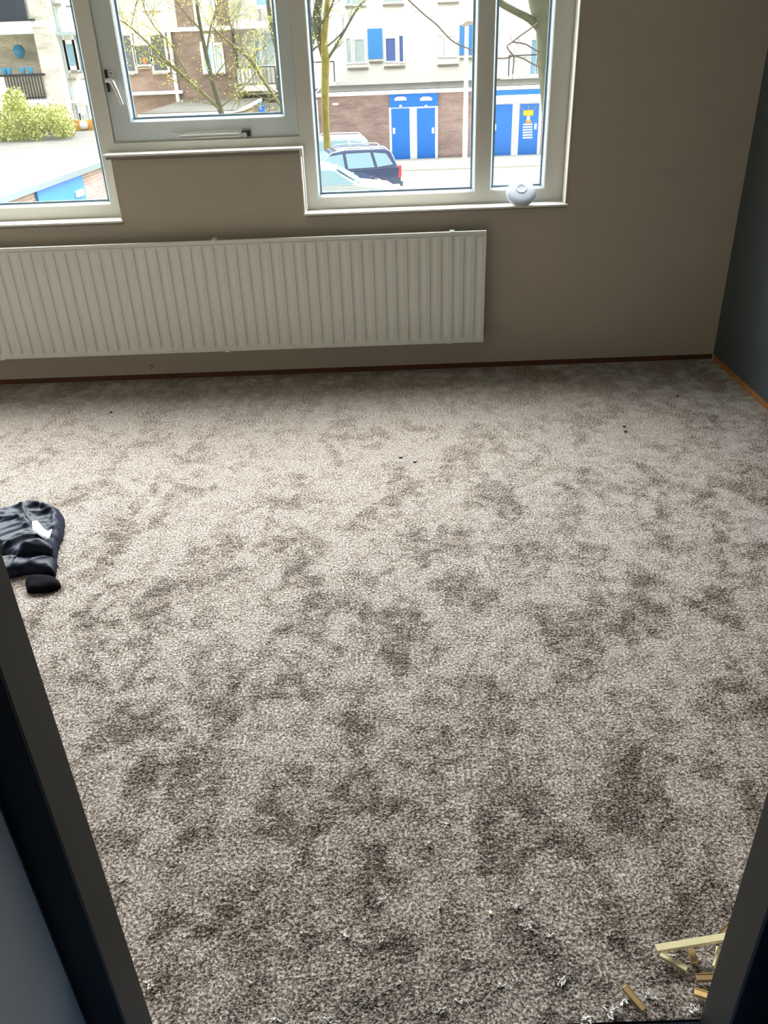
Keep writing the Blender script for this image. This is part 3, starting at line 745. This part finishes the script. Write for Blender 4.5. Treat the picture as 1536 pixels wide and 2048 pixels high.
p0, p1 = on_y(339, 68, YB-.1), on_y(356, 205, YB-.1); xm = (p0.x+p1.x)/2
MB().tube([(xm, YB-.1, GZ), (xm, YB-.1, zband)], .09, 8).build('drainpipe', M['trim_w'], bb)
win(bb, 408, 90, 424, 143, YB, M['pane_b'], .12); win(bb, 432, 90, 444, 143, YB, M['pane_l'], .10); facade_box(bb, 'white_panel', 402, 68, 428, 84, YB, M['trim_w'], .1, .04); ledge(bb, 408, 146, 449, 149, YB)
win(bb, 222, -30, 247, 20, YB, M['pane_l']); win(bb, 290, -30, 330, 18, YB, M['pane_l']); win(bb, 395, -30, 430, 18, YB, M['pane_l'])
ledge(bb, 224, 24, 248, 27, YB); ledge(bb, 287, 21, 320, 25, YB)
# cream wing beside it with balconies
cw = tag(empty('apartment_building', (-4.5, YB+1.2, GZ)), 'cream apartment wing with stacked balconies right of the brown brick block', 'building')
MB().box(bx1+.01, xl-.02, YB+1.2, YB+8, GZ, 13).build('wall', M['cream_brick'], cw)
balcony(cw, 472, 556, 133, 172, 172, 182, YB+1.2, 1.1, (469, 503), 9)
a_ = rect(468, 43, 545, 57, YB+.1); MB().box(a_[0], a_[1], YB+.1, YB+1.2, a_[2], a_[3]).build('balcony_parapet', M['trim_w'], cw)
win(cw, 525, 66, 547, 130, YB+1.2, M['pane_l'], .1); win(cw, 512, 82, 519, 130, YB+1.2, M['pane_b'], .08); win(cw, 512, -30, 535, 10, YB+1.2, M['pane_b'], .15)
facade_box(cw, 'painted_shade', 470, 186, 590, 206, YB+1.2, M['shade_d'], .1, .02)  # painted shade under the wing's balcony, flat on the wall

# far garage behind the tree
YF2 = 33.5
fg = tag(empty('garage_building', (-7, YF2, GZ)), 'low flat-roofed garage beyond the bare tree', 'garage')
a, b_, c, d = rect(276, 226, 470, 233, YF2)
MB().box(a+.1, b_, YF2+.05, YF2+7.8, GZ, c).build('wall', M['red_brick'], fg)
MB().box(a, b_+.1, YF2-.05, YF2+7.9, c, d).build('fascia', M['trim_w'], fg)
MB().box(a+.05, b_, YF2+.05, YF2+7.8, d, d+.03).build('roof', M['felt'], fg)
a, b_, c, d = rect(300, 234.5, 356, 300, YF2); MB().box(a, b_, YF2-.02, YF2+.1, GZ+.05, d).build('garage_door', M['blue'], fg)
a, b_, c, d = rect(518, 205, 530, 235, YF2+3); MB().box(a, b_, YF2+2.9, YF2+3, c-.5, d).build('door', M['blue'], fg)

# near garage seen from above on the left
def near_garage():
    zr = -.4
    A = on_z(-120, 438, zr); B = on_z(205, 323, zr); C = on_z(195, 258, zr)
    d = (B-A).normalized(); n = Vector((d.y, -d.x, 0))     # n points to the street side (+x)
    if n.x < 0: n = -n
    # roof: front edge along A->B, back edge parallel, through the far edge in the photo
    P1_, P2_ = A-d*4, B+d*9.5
    w = 5.2
    root = tag(empty('garage_building', (B.x, B.y, GZ)), 'near flat-roofed brick garage with a blue door seen from above', 'garage')
    def slab(p, q, o0, o1, z0, z1, name, m, par=root):
        mb = MB(); v = [p-n*o0, q-n*o0, q-n*o1, p-n*o1]
        lo = [mb.bm.verts.new((t.x, t.y, z0)) for t in v]; hi = [mb.bm.verts.new((t.x, t.y, z1)) for t in v]
        mb.bm.faces.new(lo); mb.bm.faces.new(hi)
        for i in range(4): mb.bm.faces.new((lo[i], lo[(i+1) % 4], hi[(i+1) % 4], hi[i]))
        return mb.build(name, m, par)
    slab(P1_+d*.2, P2_-d*.2, .15, w-.15, GZ, zr-.10, 'wall', M['red_brick'])
    slab(P1_, P2_, 0, .14, zr-.10, zr, 'fascia', M['fascia']); slab(P1_, P2_, w-.14, w, zr-.10, zr+.08, 'fascia', M['fascia'])
    slab(P1_, P2_, .14, w-.14, zr-.10, zr-.03, 'roof', M['felt'])
    # door: its side edges from the photo, on the wall plane
    def onwall(px, py):
        dr_ = ray(px, py); o = Vector((0, 0, EYE)); t = (P1_-n*.15-o).dot(n)/dr_.dot(n); return o+dr_*t
    a = onwall(73, 404); b2 = onwall(170, 404)
    s0 = (a-P1_).dot(d); s1 = (b2-P1_).dot(d)
    g = slab(P1_+d*s0, P1_+d*s1, .10, .16, GZ+.02, zr-.10, 'garage_door', M['blue'])
    h_ = onwall(153, 387); sh = (h_-P1_).dot(d)
    slab(P1_+d*(sh-.16), P1_+d*(sh+.16), .06, .1, h_.z-.05, h_.z+.06, 'door_handle', M['trim_w'], g)
    return A, B, d, n
near_garage()

# pale brick block at the far left with balconies
YC = 30.0
lb = tag(empty('apartment_building', (-11, YC, GZ)), 'pale cream brick apartment block with balconies at the far left', 'building')
cx1 = on_y(112, 100, YC).x
zc0 = on_y(80, 50, YC).z
xr0 = on_y(74, 100, YC).x      # where the recessed loggia ends
MB().box(xr0, cx1, YC, YC+7, GZ, 11).build('wall', M['cream_brick'], lb)
MB().box(-24, xr0, YC+1.5, YC+7, GZ, 11).build('loggia_wall', M['shaded_tan_brick'], lb)
x2 = cx1+.02; x3 = on_y(176, 200, YC+1).x
MB().box(x2, x3, YC+.6, YC+2.4, GZ, 11).build('end_wall', M['render_w'], lb)
MB().tube([(cx1+.03, YC+.53, GZ), (cx1+.03, YC+.53, 11)], .05, 8).build('drainpipe', M['pane_l'], lb)
MB().box(-24, xr0+.02, YC-.1, YC+1.5, zc0-.22, zc0+.12).build('balcony_slab', M['trim_w'], lb)
MB().box(xr0+.02, cx1, YC-.05, YC, zc0-.05, zc0+.12).build('floor_band', M['trim_w'], lb)
xg = on_y(52, 20, YC-.05).x
sc_ = MB().box(-24, xg, YC-.08, YC-.03, zc0+.16, zc0+1.15).build('balcony_screen', M['pane_d'], lb)
MB().box(-24, xg+.2, YC-.12, YC+.02, zc0+.12, zc0+.17).build('balcony_rail', M['iron'], lb)
# lower balcony with bars and pots
zb0 = on_y(75, 199, YC-.1).z; zb1 = on_y(60, 149, YC-.1).z; xb0 = on_y(14, 175, YC-.1).x; xb1 = on_y(86, 175, YC-.1).x
MB().box(-24, xb1+.2, YC-.2, YC+1.5, zb0-.28, zb0).build('balcony_slab', M['trim_w'], lb)
MB().box(-24, xb0, YC-.16, YC-.1, zb0+.02, zb1-.04).build('balcony_panel', M['trim_w'], lb)
r = MB(); r.box(-24, xb1+.15, YC-.14, YC-.08, zb1-.05, zb1+.02)
for k in range(13): x = xb0+(xb1-xb0)*k/12; r.box(x-.015, x+.015, YC-.13, YC-.1, zb0, zb1)
r.box(xb0, xb1, YC-.13, YC-.1, zb0+.04, zb0+.08); r.build('balcony_rail', M['iron'], lb)
i = 0
for px, nm in ((10, 'leftmost'), (20, 'second from the left'), (47, 'third from the left'), (63, 'rightmost')):
    p = on_y(px, 150, YC-.11)
    o = MB().lathe([(0, -.10), (.06, -.10), (.085, .02), (.095, .09), (.08, .09), (0, .05)], 14, Matrix.Translation((p.x, YC-.11, zb1+.12)))
    o = o.build('flower_pot', M['pot'], None, True); tag(o, 'blue flower pot on the left balcony rail, '+nm+' of four', 'flower pot', 'blue pots on the balcony rail')
p = on_y(38.5, 103, YC+.9)
o = MB().lathe([(0, .2), (.12, .17), (.19, .05), (.17, -.08), (.06, -.2), (0, -.22)], 16, Matrix.Translation(p))
o.box(p.x-.004, p.x+.004, p.y-.004, p.y+.004, p.z+.18, zc0-.22)
tag(o.build('hanging_lantern', M['pot']), 'round bright blue lantern hanging in the left balcony recess', 'lantern')
# windows on its right wing
YW = YC+.6
win(lb, 136, 88, 150, 132, YW, M['pane_b'], .12); win(lb, 154, 70, 160, 142, YW, M['pane_l'], .08); win(lb, 128, 75, 131, 140, YW, M['pane_l'], .08)
ledge(lb, 144, 143, 166, 147, YW); ledge(lb, 138, 156, 152, 161, YW); ledge(lb, 163, 156, 172, 159, YW); ledge(lb, 108, 7, 122, 12, YW); ledge(lb, 134, 11, 146, 15, YW)
ledge(lb, 120, 64, 156, 70, YW, M['pane_l'], .35, 'canopy_ledge'); ledge(lb, 140, 200, 185, 205, YW, M['trim_w'], .2, 'floor_band')
win(lb, 153, 210, 158, 240, YW, M['pane_l'], .06); win(lb, 163, 230, 170, 242, YW, M['pane_l'], .06); win(lb, 174, 210, 179, 240, YW, M['pane_l'], .06)
# orange fence
a, b_, c, d = rect(148, 242, 190, 275, 26.5)
fe = tag(empty('wooden_fence', ((a+b_)/2, 26.5, GZ)), 'orange-brown wooden fence panel beyond the near garage roof', 'fence')
k_ = MB()
for k in range(8): k_.box(a, b_, 26.5, 26.54, GZ+.05+(d-GZ)/8*k, GZ+.03+(d-GZ)/8*(k+1))
k_.build('boards', M['orange'], fe); MB().box(a, a+.08, 26.54, 26.62, GZ, d+.05).build('post', M['orange'], fe); MB().box(b_-.08, b_, 26.54, 26.62, GZ, d+.05).build('post', M['orange'], fe)
p = on_y(167, 250, 26.4)
MB().lathe([(0, .12), (.09, .1), (.12, 0), (.09, -.1), (0, -.12)], 14, Matrix.Translation(p) @ Matrix.Diagonal((1, .5, 1, 1))).build('fence_ornament', M['trim_w'], fe, True)

# ------------------------------------------------------------------ lamp post
def lamp_post():
    b = on_z(929.5, 334, GZ+.06); root = tag(empty('street_lamp', b), 'tall thin white lamp post before the brick garages', 'street lamp')
    zt = on_y(934, 50, b.y).z
    MB().tube([b, (b.x, b.y, GZ+1.2), (b.x, b.y, zt)], [.10, .10, .06], 10).build('pole', M['trim_w'], root, True)
    MB().tube([(b.x-.18, b.y, zt-.02), (b.x, b.y-.05, zt+.08), (b.x+.45, b.y-.1, zt+.05)], [.05, .09, .04], 8).build('lamp_head', M['stone'], root, True)
lamp_post()

# ------------------------------------------------------------------ cars
def car(name, label, origin, ang, paint, L=4.3, Hh=1.5, estate=True):
    """nose toward local -x, tail at +x; origin on the ground under the rear axle"""
    root = tag(empty(name, origin), label, 'car')
    mt = Matrix.Rotation(ang, 4, 'Z')
    o3 = Vector(origin)
    def put(mb, nm, m, par=root, smooth=None):
        for v in mb.bm.verts: v.co = mt @ v.co + o3
        ob = mb.build(nm, m, par)
        if smooth: wnorm(ob, smooth)
        return ob
    xr = .85; xf = xr-L; W = .86
    belt = .92
    body = [(xr-.02, .30), (xr+.02, .55), (xr-.02, belt-.03), (xr-.08, belt+.02), (-2.05, belt-.02), (-2.95, .78), (xf+.12, .62), (xf, .45), (xf+.05, .25)]
    arch = []
    for cx_ in (-2.62, 0):
        arch.append([(cx_+.36*math.cos(t), .28+.36*math.sin(t)) for t in [math.pi-math.pi*k/10 for k in range(11)]])
    poly = body[:]+[(-2.98, .22)]+arch[0]+[(-2.2, .22), (-.38, .22)]+arch[1]+[(.4, .24)]
    mb = MB(); mb.prism(poly, -W, W, lambda x, z, s: (1 if s else -1)*(W-.06*max(0, (z-.6))*1.2-(.10 if x < xf+.3 or x > xr-.05 else 0)))
    bd = put(mb, 'body', paint)
    bv = bd.modifiers.new('bev', 'BEVEL'); bv.width = .04; bv.segments = 2; bv.limit_method = 'ANGLE'; bv.angle_limit = R(35); wnorm(bd, 50)
    if estate: roof = [(xr-.07, belt-.01), (xr-.28, Hh-.10), (xr-.45, Hh-.02), (-.9, Hh), (-1.35, Hh-.05), (-2.15, belt-.03)]
    else: roof = [(xr-.35, belt-.01), (xr-.95, Hh-.08), (-.75, Hh), (-1.2, Hh-.04), (-2.1, belt-.03)]
    wd_ = lambda z: .80-.34*(z-belt)
    mb = MB(); mb.prism(roof, -W, W, lambda x, z, s: (1 if s else -1)*wd_(z))
    cb_ = put(mb, 'cabin', paint); bv = cb_.modifiers.new('bev', 'BEVEL'); bv.width = .05; bv.segments = 3; bv.limit_method = 'ANGLE'; wnorm(cb_, 50)
    zl, zh = belt+.04, Hh-.14
    if estate: side = [[(-1.95, zl), (-1.50, zh-.02), (-1.02, zh+.03), (-.98, zl)], [(-.88, zl), (-.92, zh+.03), (-.12, zh+.03), (-.02, zl)], [(.08, zl), (-.02, zh+.02), (.40, zh-.03), (.60, zl+.05)]]
    else: side = [[(-1.85, zl), (-1.35, zh), (-.82, zh+.03), (-.80, zl)], [(-.70, zl), (-.72, zh+.03), (-.15, zh), (.28, zl)]]
    for poly_ in side:
        for s in (-1, 1):
            mb = MB(); mb.prism(poly_, 0, 1, lambda x, z, q, s=s: s*(wd_(z)+(.012 if q else -.01)))
            put(mb, 'side_window', M['carglass'])
    # windscreen and rear window
    def quad(x0, z0, x1, z1, nm, dx):
        mb = MB(); w0, w1_ = wd_(z0)-.09, wd_(z1)-.09
        A = [(x0+dx, -w0, z0), (x0+dx, w0, z0), (x1+dx, w1_, z1), (x1+dx, -w1_, z1)]
        B = [(x-dx*2, y, z) for x, y, z in A]
        va = [mb.bm.verts.new(p) for p in A]; vb = [mb.bm.verts.new(p) for p in B]
        mb.bm.faces.new(va); mb.bm.faces.new(vb)
        for i in range(4): mb.bm.faces.new((va[i], va[(i+1) % 4], vb[(i+1) % 4], vb[i]))
        put(mb, nm, M['carglass'])
    quad(-2.05, belt+.03, -1.42, Hh-.10, 'windscreen', -.03)
    if estate: quad(xr-.10, belt+.06, xr-.25, Hh-.14, 'rear_window', .02)
    else: quad(xr-.42, belt+.04, xr-.90, Hh-.12, 'rear_window', .03)
    for cx_ in (-2.62, 0):
        for s in (-1, 1):
            mb = MB(); mm = Matrix.Translation((cx_, s*.76, .30)) @ Matrix.Rotation(R(90), 4, 'X')
            mb.lathe([(.0, -.09), (.19, -.09), (.29, -.08), (.30, -.05), (.30, .05), (.29, .08), (.19, .09), (0, .09)], 24, mm)
            wh = put(mb, 'wheel', M['tyre'], smooth=40)
            mb = MB(); mm = Matrix.Translation((cx_, s*.76, .30)) @ Matrix.Rotation(R(90), 4, 'X')
            mb.lathe([(0, -.100), (.05, -.102), (.18, -.093), (.18, .093), (.05, .102), (0, .100)], 20, mm)
            put(mb, 'hub', M['hub'], wh)
    for s in (-1, 1):
        mb = MB()
        mb.box(xr-.16, xr+.035, s*.70-.085, s*.70+.085, .60, .98, .03); lt = put(mb, 'tail_light', M['red'])
        mb = MB(); mb.box(xr-.05, xr+.045, s*.70-.06, s*.70+.090, .70, .80, .01); put(mb, 'reverse_light', M['trim_w'], lt)
        if estate: mb = MB(); mb.tube([(-1.1, s*.56, Hh-.02), (-1.0, s*.56, Hh+.05), (.35, s*.56, Hh+.03), (.45, s*.56, Hh-.04)], .02, 6); put(mb, 'roof_rail', M['hub'])
        mb = MB(); mb.box(xf+.02, xf+.25, s*.62-.15, s*.62+.12, .55, .68, .03); put(mb, 'headlight', M['hub'])
        mb = MB(); mb.box(-1.95, -1.80, s*.90-.07, s*.90+.07, .93, 1.05, .03); put(mb, 'wing_mirror', paint)
    mb = MB(); mb.box(xr-.02, xr+.09, -.74, .74, .32, .50, .03); put(mb, 'bumper', paint)
    mb = MB(); mb.box(xr+.0, xr+.035, -.26, .26, .60, .71); put(mb, 'number_plate', M['yellow'])
    return root
p = on_y(742, 382, 28.6)
car('car', 'dark blue estate car parked on the street in front of the garages', (p.x, 28.9, GZ), R(12), M['carblue'])
car('car', 'silver-blue car mostly hidden behind the dark blue estate', (on_y(725, 300, 32.6).x-.45, 32.6, GZ), R(4), M['carsilver'], 4.2, 1.52)
car('car', 'pale car in front of the dark estate, nose to the right', (on_y(640, 360, 25.6).x-.9, 25.4, GZ), R(184), M['carwhite'], 4.2, 1.45, False)

# ------------------------------------------------------------------ trees
def twigs(mb, p, d, ln, r, depth, buds, spread=.5, rnd=random):
    pts = [p.copy()]; n = 4; rr = [r]
    for k in range(n):
        d = (d+Vector((rnd.gauss(0, .16), rnd.gauss(0, .16), rnd.gauss(.03, .12)))).normalized()
        p = p+d*ln/n; pts.append(p.copy()); rr.append(r*(1-.6*(k+1)/n))
    mb.tube(pts, rr, 5, False)
    for q in pts[1:]:
        if buds is not None and depth <= 1: buds.append(q)
    if depth > 0:
        for k in range(rnd.choice((2, 3, 3))):
            i = rnd.randint(1, n); nd = (d+Vector((rnd.gauss(0, spread), rnd.gauss(0, spread*.6), rnd.gauss(.15, spread*.7)))).normalized()
            twigs(mb, pts[i], nd, ln*rnd.uniform(.5, .75), rr[i]*.65, depth-1, buds, spread)
def limb(mb, pix, rad, Y, dy=0, sub=3):
    """limb through places at distance Y, deepening by dy towards its tip"""
    n = len(pix); pts = [on_y(x, y, Y+dy*i/max(1, n-1)) for i, (x, y) in enumerate(pix)]
    out, rr = [], []
    for i in range(n-1):
        a, b_, c, d = pts[max(i-1, 0)], pts[i], pts[i+1], pts[min(i+2, n-1)]
        for k in range(sub):
            t = k/sub; out.append(.5*((2*b_)+(c-a)*t+(2*a-5*b_+4*c-d)*t*t+(3*b_-a-3*c+d)*t**3)); rr.append(rad[i]*(1-t)+rad[i+1]*t)
    out.append(pts[-1]); rr.append(rad[-1]); mb.tube(out, rr, 7); return out, rr
def budmesh(pts, size, m, parent, name='buds'):
    bm = bmesh.new()
    for p in pts:
        for k in range(2):
            c = p+Vector((random.gauss(0, size*1.5), random.gauss(0, size*1.5), random.gauss(0, size*1.5)))
            a = Vector((random.gauss(0, 1), random.gauss(0, 1), random.gauss(0, 1))).normalized()*size*random.uniform(.6, 1.4)
            b_ = a.orthogonal().normalized()*size*random.uniform(.5, 1)
            v = [bm.verts.new(c-a), bm.verts.new(c+b_), bm.verts.new(c+a), bm.verts.new(c-b_)]; bm.faces.new(v)
    mb = MB(); mb.bm.free(); mb.bm = bm; o = mb.build(name, m, parent); o['kind'] = 'stuff'; return o
# budding tree behind the middle window
def budding_tree():
    Y = 19.0; b = on_y(452, 330, Y); root = tag(empty('bare_tree', (b.x, Y, GZ)), 'bare spreading tree with yellow-green buds behind the middle window', 'tree')
    mb = MB(); base = Vector((b.x, Y, GZ))
    o, r = limb(mb, [(456, 330), (452, 270), (440, 215), (424, 160), (413, 110), (402, 60), (392, 0), (384, -60)], [.11, .08, .06, .05, .042, .036, .03, .025], Y)
    mb.tube([base, base.lerp(o[0], .6), o[0]], [.16, .13, .11], 8)
    mb.build('trunk', M['bark'], root, True)
    br = MB(); buds = []
    L = [([(444, 222), (400, 182), (346, 134), (310, 100), (262, 55), (228, 34)], [.055, .05, .04, .03, .022, .012], -.8),
         ([(346, 134), (300, 110), (262, 92), (236, 76)], [.032, .026, .02, .012], -.3),
         ([(262, 55), (268, 25), (274, 0)], [.018, .014, .01], .2),
         ([(380, 160), (345, 95), (310, 55), (290, 20), (280, -20)], [.025, .02, .016, .012, .01], .3),
         ([(440, 215), (470, 190), (500, 160), (520, 130)], [.03, .025, .02, .012], .5),
         ([(560, 210), (533, 170), (500, 120), (478, 100), (450, 78), (425, 55)], [.04, .05, .05, .045, .035, .025], .4),
         ([(413, 110), (420, 60), (432, 20), (440, -20)], [.03, .025, .02, .015], .3),
         ([(402, 60), (370, 25), (345, -10)], [.03, .02, .015], -.4),
         ([(446, 230), (490, 222), (540, 200), (575, 180)], [.025, .022, .018, .01], -.4),
         ([(424, 160), (455, 120), (480, 100)], [.02, .015, .01], .2)]
    for pix, rad, dy in L:
        o, r = limb(br, pix, [q_*.72 for q_ in rad], Y, dy)
        for i in range(1, len(o)):
            for _ in range(random.choice((1, 1, 2, 2))):
                d = (o[i]-o[i-1]).normalized()
                nd = (d*.6+Vector((random.gauss(0, .7), random.gauss(0, .5), random.gauss(.45, .6)))).normalized()
                twigs(br, o[i], nd, random.uniform(.5, 1.1), max(.006, r[i]*.3), 2, buds)
    br.build('branches', M['bark_y'], root, True)
    budmesh(random.sample(buds, min(len(buds), 1900)), .018, M['bud'], root)
budding_tree()
def mossy_tree():
    Y = 31.2; b = on_z(655, 340, GZ); base = on_y(656, 372, Y)
    root = tag(empty('bare_tree', (base.x, Y, GZ)), 'slim bare tree with yellow mossy trunk beside the parked cars', 'tree')
    mb = MB(); limb(mb, [(657, 375), (655, 310), (651, 240), (650, 190), (651, 130), (651, 118)], [.14, .13, .125, .13, .14, .15], Y)
    limb(mb, [(651, 122), (648, 80), (652, 40), (655, 0), (660, -40)], [.14, .12, .10, .08, .06], Y); mb.build('trunk', M['moss'], root, True)
    br = MB(); buds = []
    for pix, rad, dy in [([(654, 120), (670, 95), (690, 60), (708, 28), (722, 8), (735, -10)], [.05, .045, .04, .035, .03, .02], .3),
                         ([(655, 92), (675, 75), (692, 55), (700, 40)], [.03, .025, .02, .015], .2), ([(648, 118), (638, 80), (640, 40), (632, 0)], [.09, .08, .06, .05], .3),
                         ([(645, 95), (632, 70), (628, 30), (636, -10)], [.06, .05, .05, .04], .2), ([(636, 55), (655, 30), (668, 0)], [.04, .04, .03], -.2)]:
        o, r = limb(br, pix, rad, Y, dy)
        for i in range(1, len(o)):
            if random.random() < .55: twigs(br, o[i], ((o[i]-o[i-1]).normalized()+Vector((random.gauss(0, .5), random.gauss(0, .4), .4))).normalized(), random.uniform(.4, .8), max(.01, r[i]*.3), 1, buds)
    br.build('branches', M['bark'], root, True)
    budmesh(random.sample(buds, min(120, len(buds))), .03, M['bud'], root)
mossy_tree()
def grey_tree():
    Y = 35.2; b = on_y(600, 320, Y)
    root = tag(empty('bare_tree', (b.x, Y, GZ)), 'grey multi-stemmed bare tree behind the post between middle and right windows', 'tree')
    mb = MB(); base = Vector((b.x, Y, GZ)); c0 = on_y(602, 215, Y)
    mb.tube([base, base.lerp(c0, .5), c0], [.24, .2, .18], 8)
    limb(mb, [(602, 215), (608, 150), (620, 90), (632, 50), (640, 0), (646, -50)], [.18, .15, .14, .13, .11, .08], Y)
    limb(mb, [(602, 215), (590, 150), (582, 90), (570, 40), (566, -20)], [.14, .12, .12, .1, .08], Y)
    mb.build('trunk', M['bark'], root, True)
    br = MB(); buds = []
    for pix, rad, dy in [([(620, 90), (622, 50), (618, 10), (622, -30)], [.08, .07, .06, .05], .3), ([(630, 60), (648, 40), (660, 20)], [.05, .04, .03], .2), ([(612, 130), (626, 100), (640, 90)], [.05, .04, .03], .2),
                         ([(590, 150), (560, 120), (545, 60), (535, 0)], [.09, .08, .09, .07], -.2), ([(604, 205), (562, 200), (556, 130), (548, 60)], [.08, .10, .08, .06], -.2)]:
        o, r = limb(br, pix, rad, Y, dy)
        for i in range(1, len(o)):
            if random.random() < .6: twigs(br, o[i], ((o[i]-o[i-1]).normalized()+Vector((random.gauss(0, .5), random.gauss(0, .4), .3))).normalized(), random.uniform(.5, .9), max(.01, r[i]*.3), 1, buds)
    br.build('branches', M['bark'], root, True)
grey_tree()
def near_tree():
    Y = 14.0; b = on_y(1118, 420, Y)
    root = tag(empty('bare_tree', (b.x, Y, GZ)), 'thick green-grey trunk with drooping twigs at the right window edge', 'tree')
    mb = MB(); limb(mb, [(1128, 640), (1122, 420), (1119, 320), (1111, 180), (1104, 100), (1104, 50), (1092, 0), (1078, -60)], [.29, .27, .25, .245, .245, .26, .25, .22], Y, 0, 4)
    mb.build('trunk', M['bark'], root, True)
    br = MB()
    limb(br, [(1084, 60), (1060, 38), (1030, 22), (1005, 8), (985, -8), (960, -40)], [.07, .055, .05, .05, .045, .04], Y, -.2)
    limb(br, [(960, -45), (900, -55), (830, -30), (812, -5)], [.04, .03, .018, .012], Y-.2, -.2)
    br.build('branches', M['bark'], root, True)
    tw = MB()
    for pix in ([(812, -5), (832, 14), (852, 32), (872, 48), (885, 62), (900, 78), (915, 88), (932, 95), (950, 103)],
                [(950, 103), (985, 114), (1003, 117), (1018, 115), (1030, 112), (1048, 118), (1062, 126), (1085, 137), (1100, 142)],
                [(1075, 46), (1060, 58), (1040, 72), (1025, 84), (1014, 94), (1028, 112)], [(1025, 84), (1050, 88), (1062, 95), (1080, 105)],
                [(1028, 113), (1027, 130), (1025, 148)]):
        o, r = limb(tw, pix, [.010]*len(pix), Y-.3)
        for i in range(1, len(o)):
            if random.random() < .25: twigs(tw, o[i], Vector((random.gauss(0, 1), random.gauss(0, .4), random.gauss(0, 1))).normalized(), random.uniform(.08, .18), .004, 0, None)
    tw.build('twigs', M['twig'], root, True)
near_tree()
def hedge(name, label, spots, Y, m, n=2600):
    c = on_y(spots[0][0], spots[0][1], Y); root = tag(empty(name, (c.x, Y, GZ)), label, 'bush')
    st = MB()
    for k in range(9):
        px, py, r = random.choice(spots); t = on_y(px, py, Y+random.uniform(-.5, .5)); b0 = Vector((t.x*.9+c.x*.1, t.y, GZ)); st.tube([b0, b0.lerp(t, .5)+Vector((.1, 0, 0)), t], [.05, .03, .01], 5)
    st.build('stems', M['bark_y'], root, True)
    pts = []
    for k in range(n):
        px, py, r = random.choice(spots); a = random.uniform(0, 6.28); q = r*math.sqrt(random.random())
        pts.append(on_y(px+q*math.cos(a), py+q*math.sin(a)*.9, Y+random.uniform(-.8, .8)))
    budmesh(pts, .036, m, root, 'leaves')
hedge('bush', 'light green leafy bush behind the near garage roof', [(10, 265, 32), (30, 215, 26), (45, 250, 34), (80, 240, 30), (110, 235, 26), (125, 255, 22), (-20, 270, 40), (60, 280, 26), (28, 195, 14)], 24.5, M['leafy'], 4600)
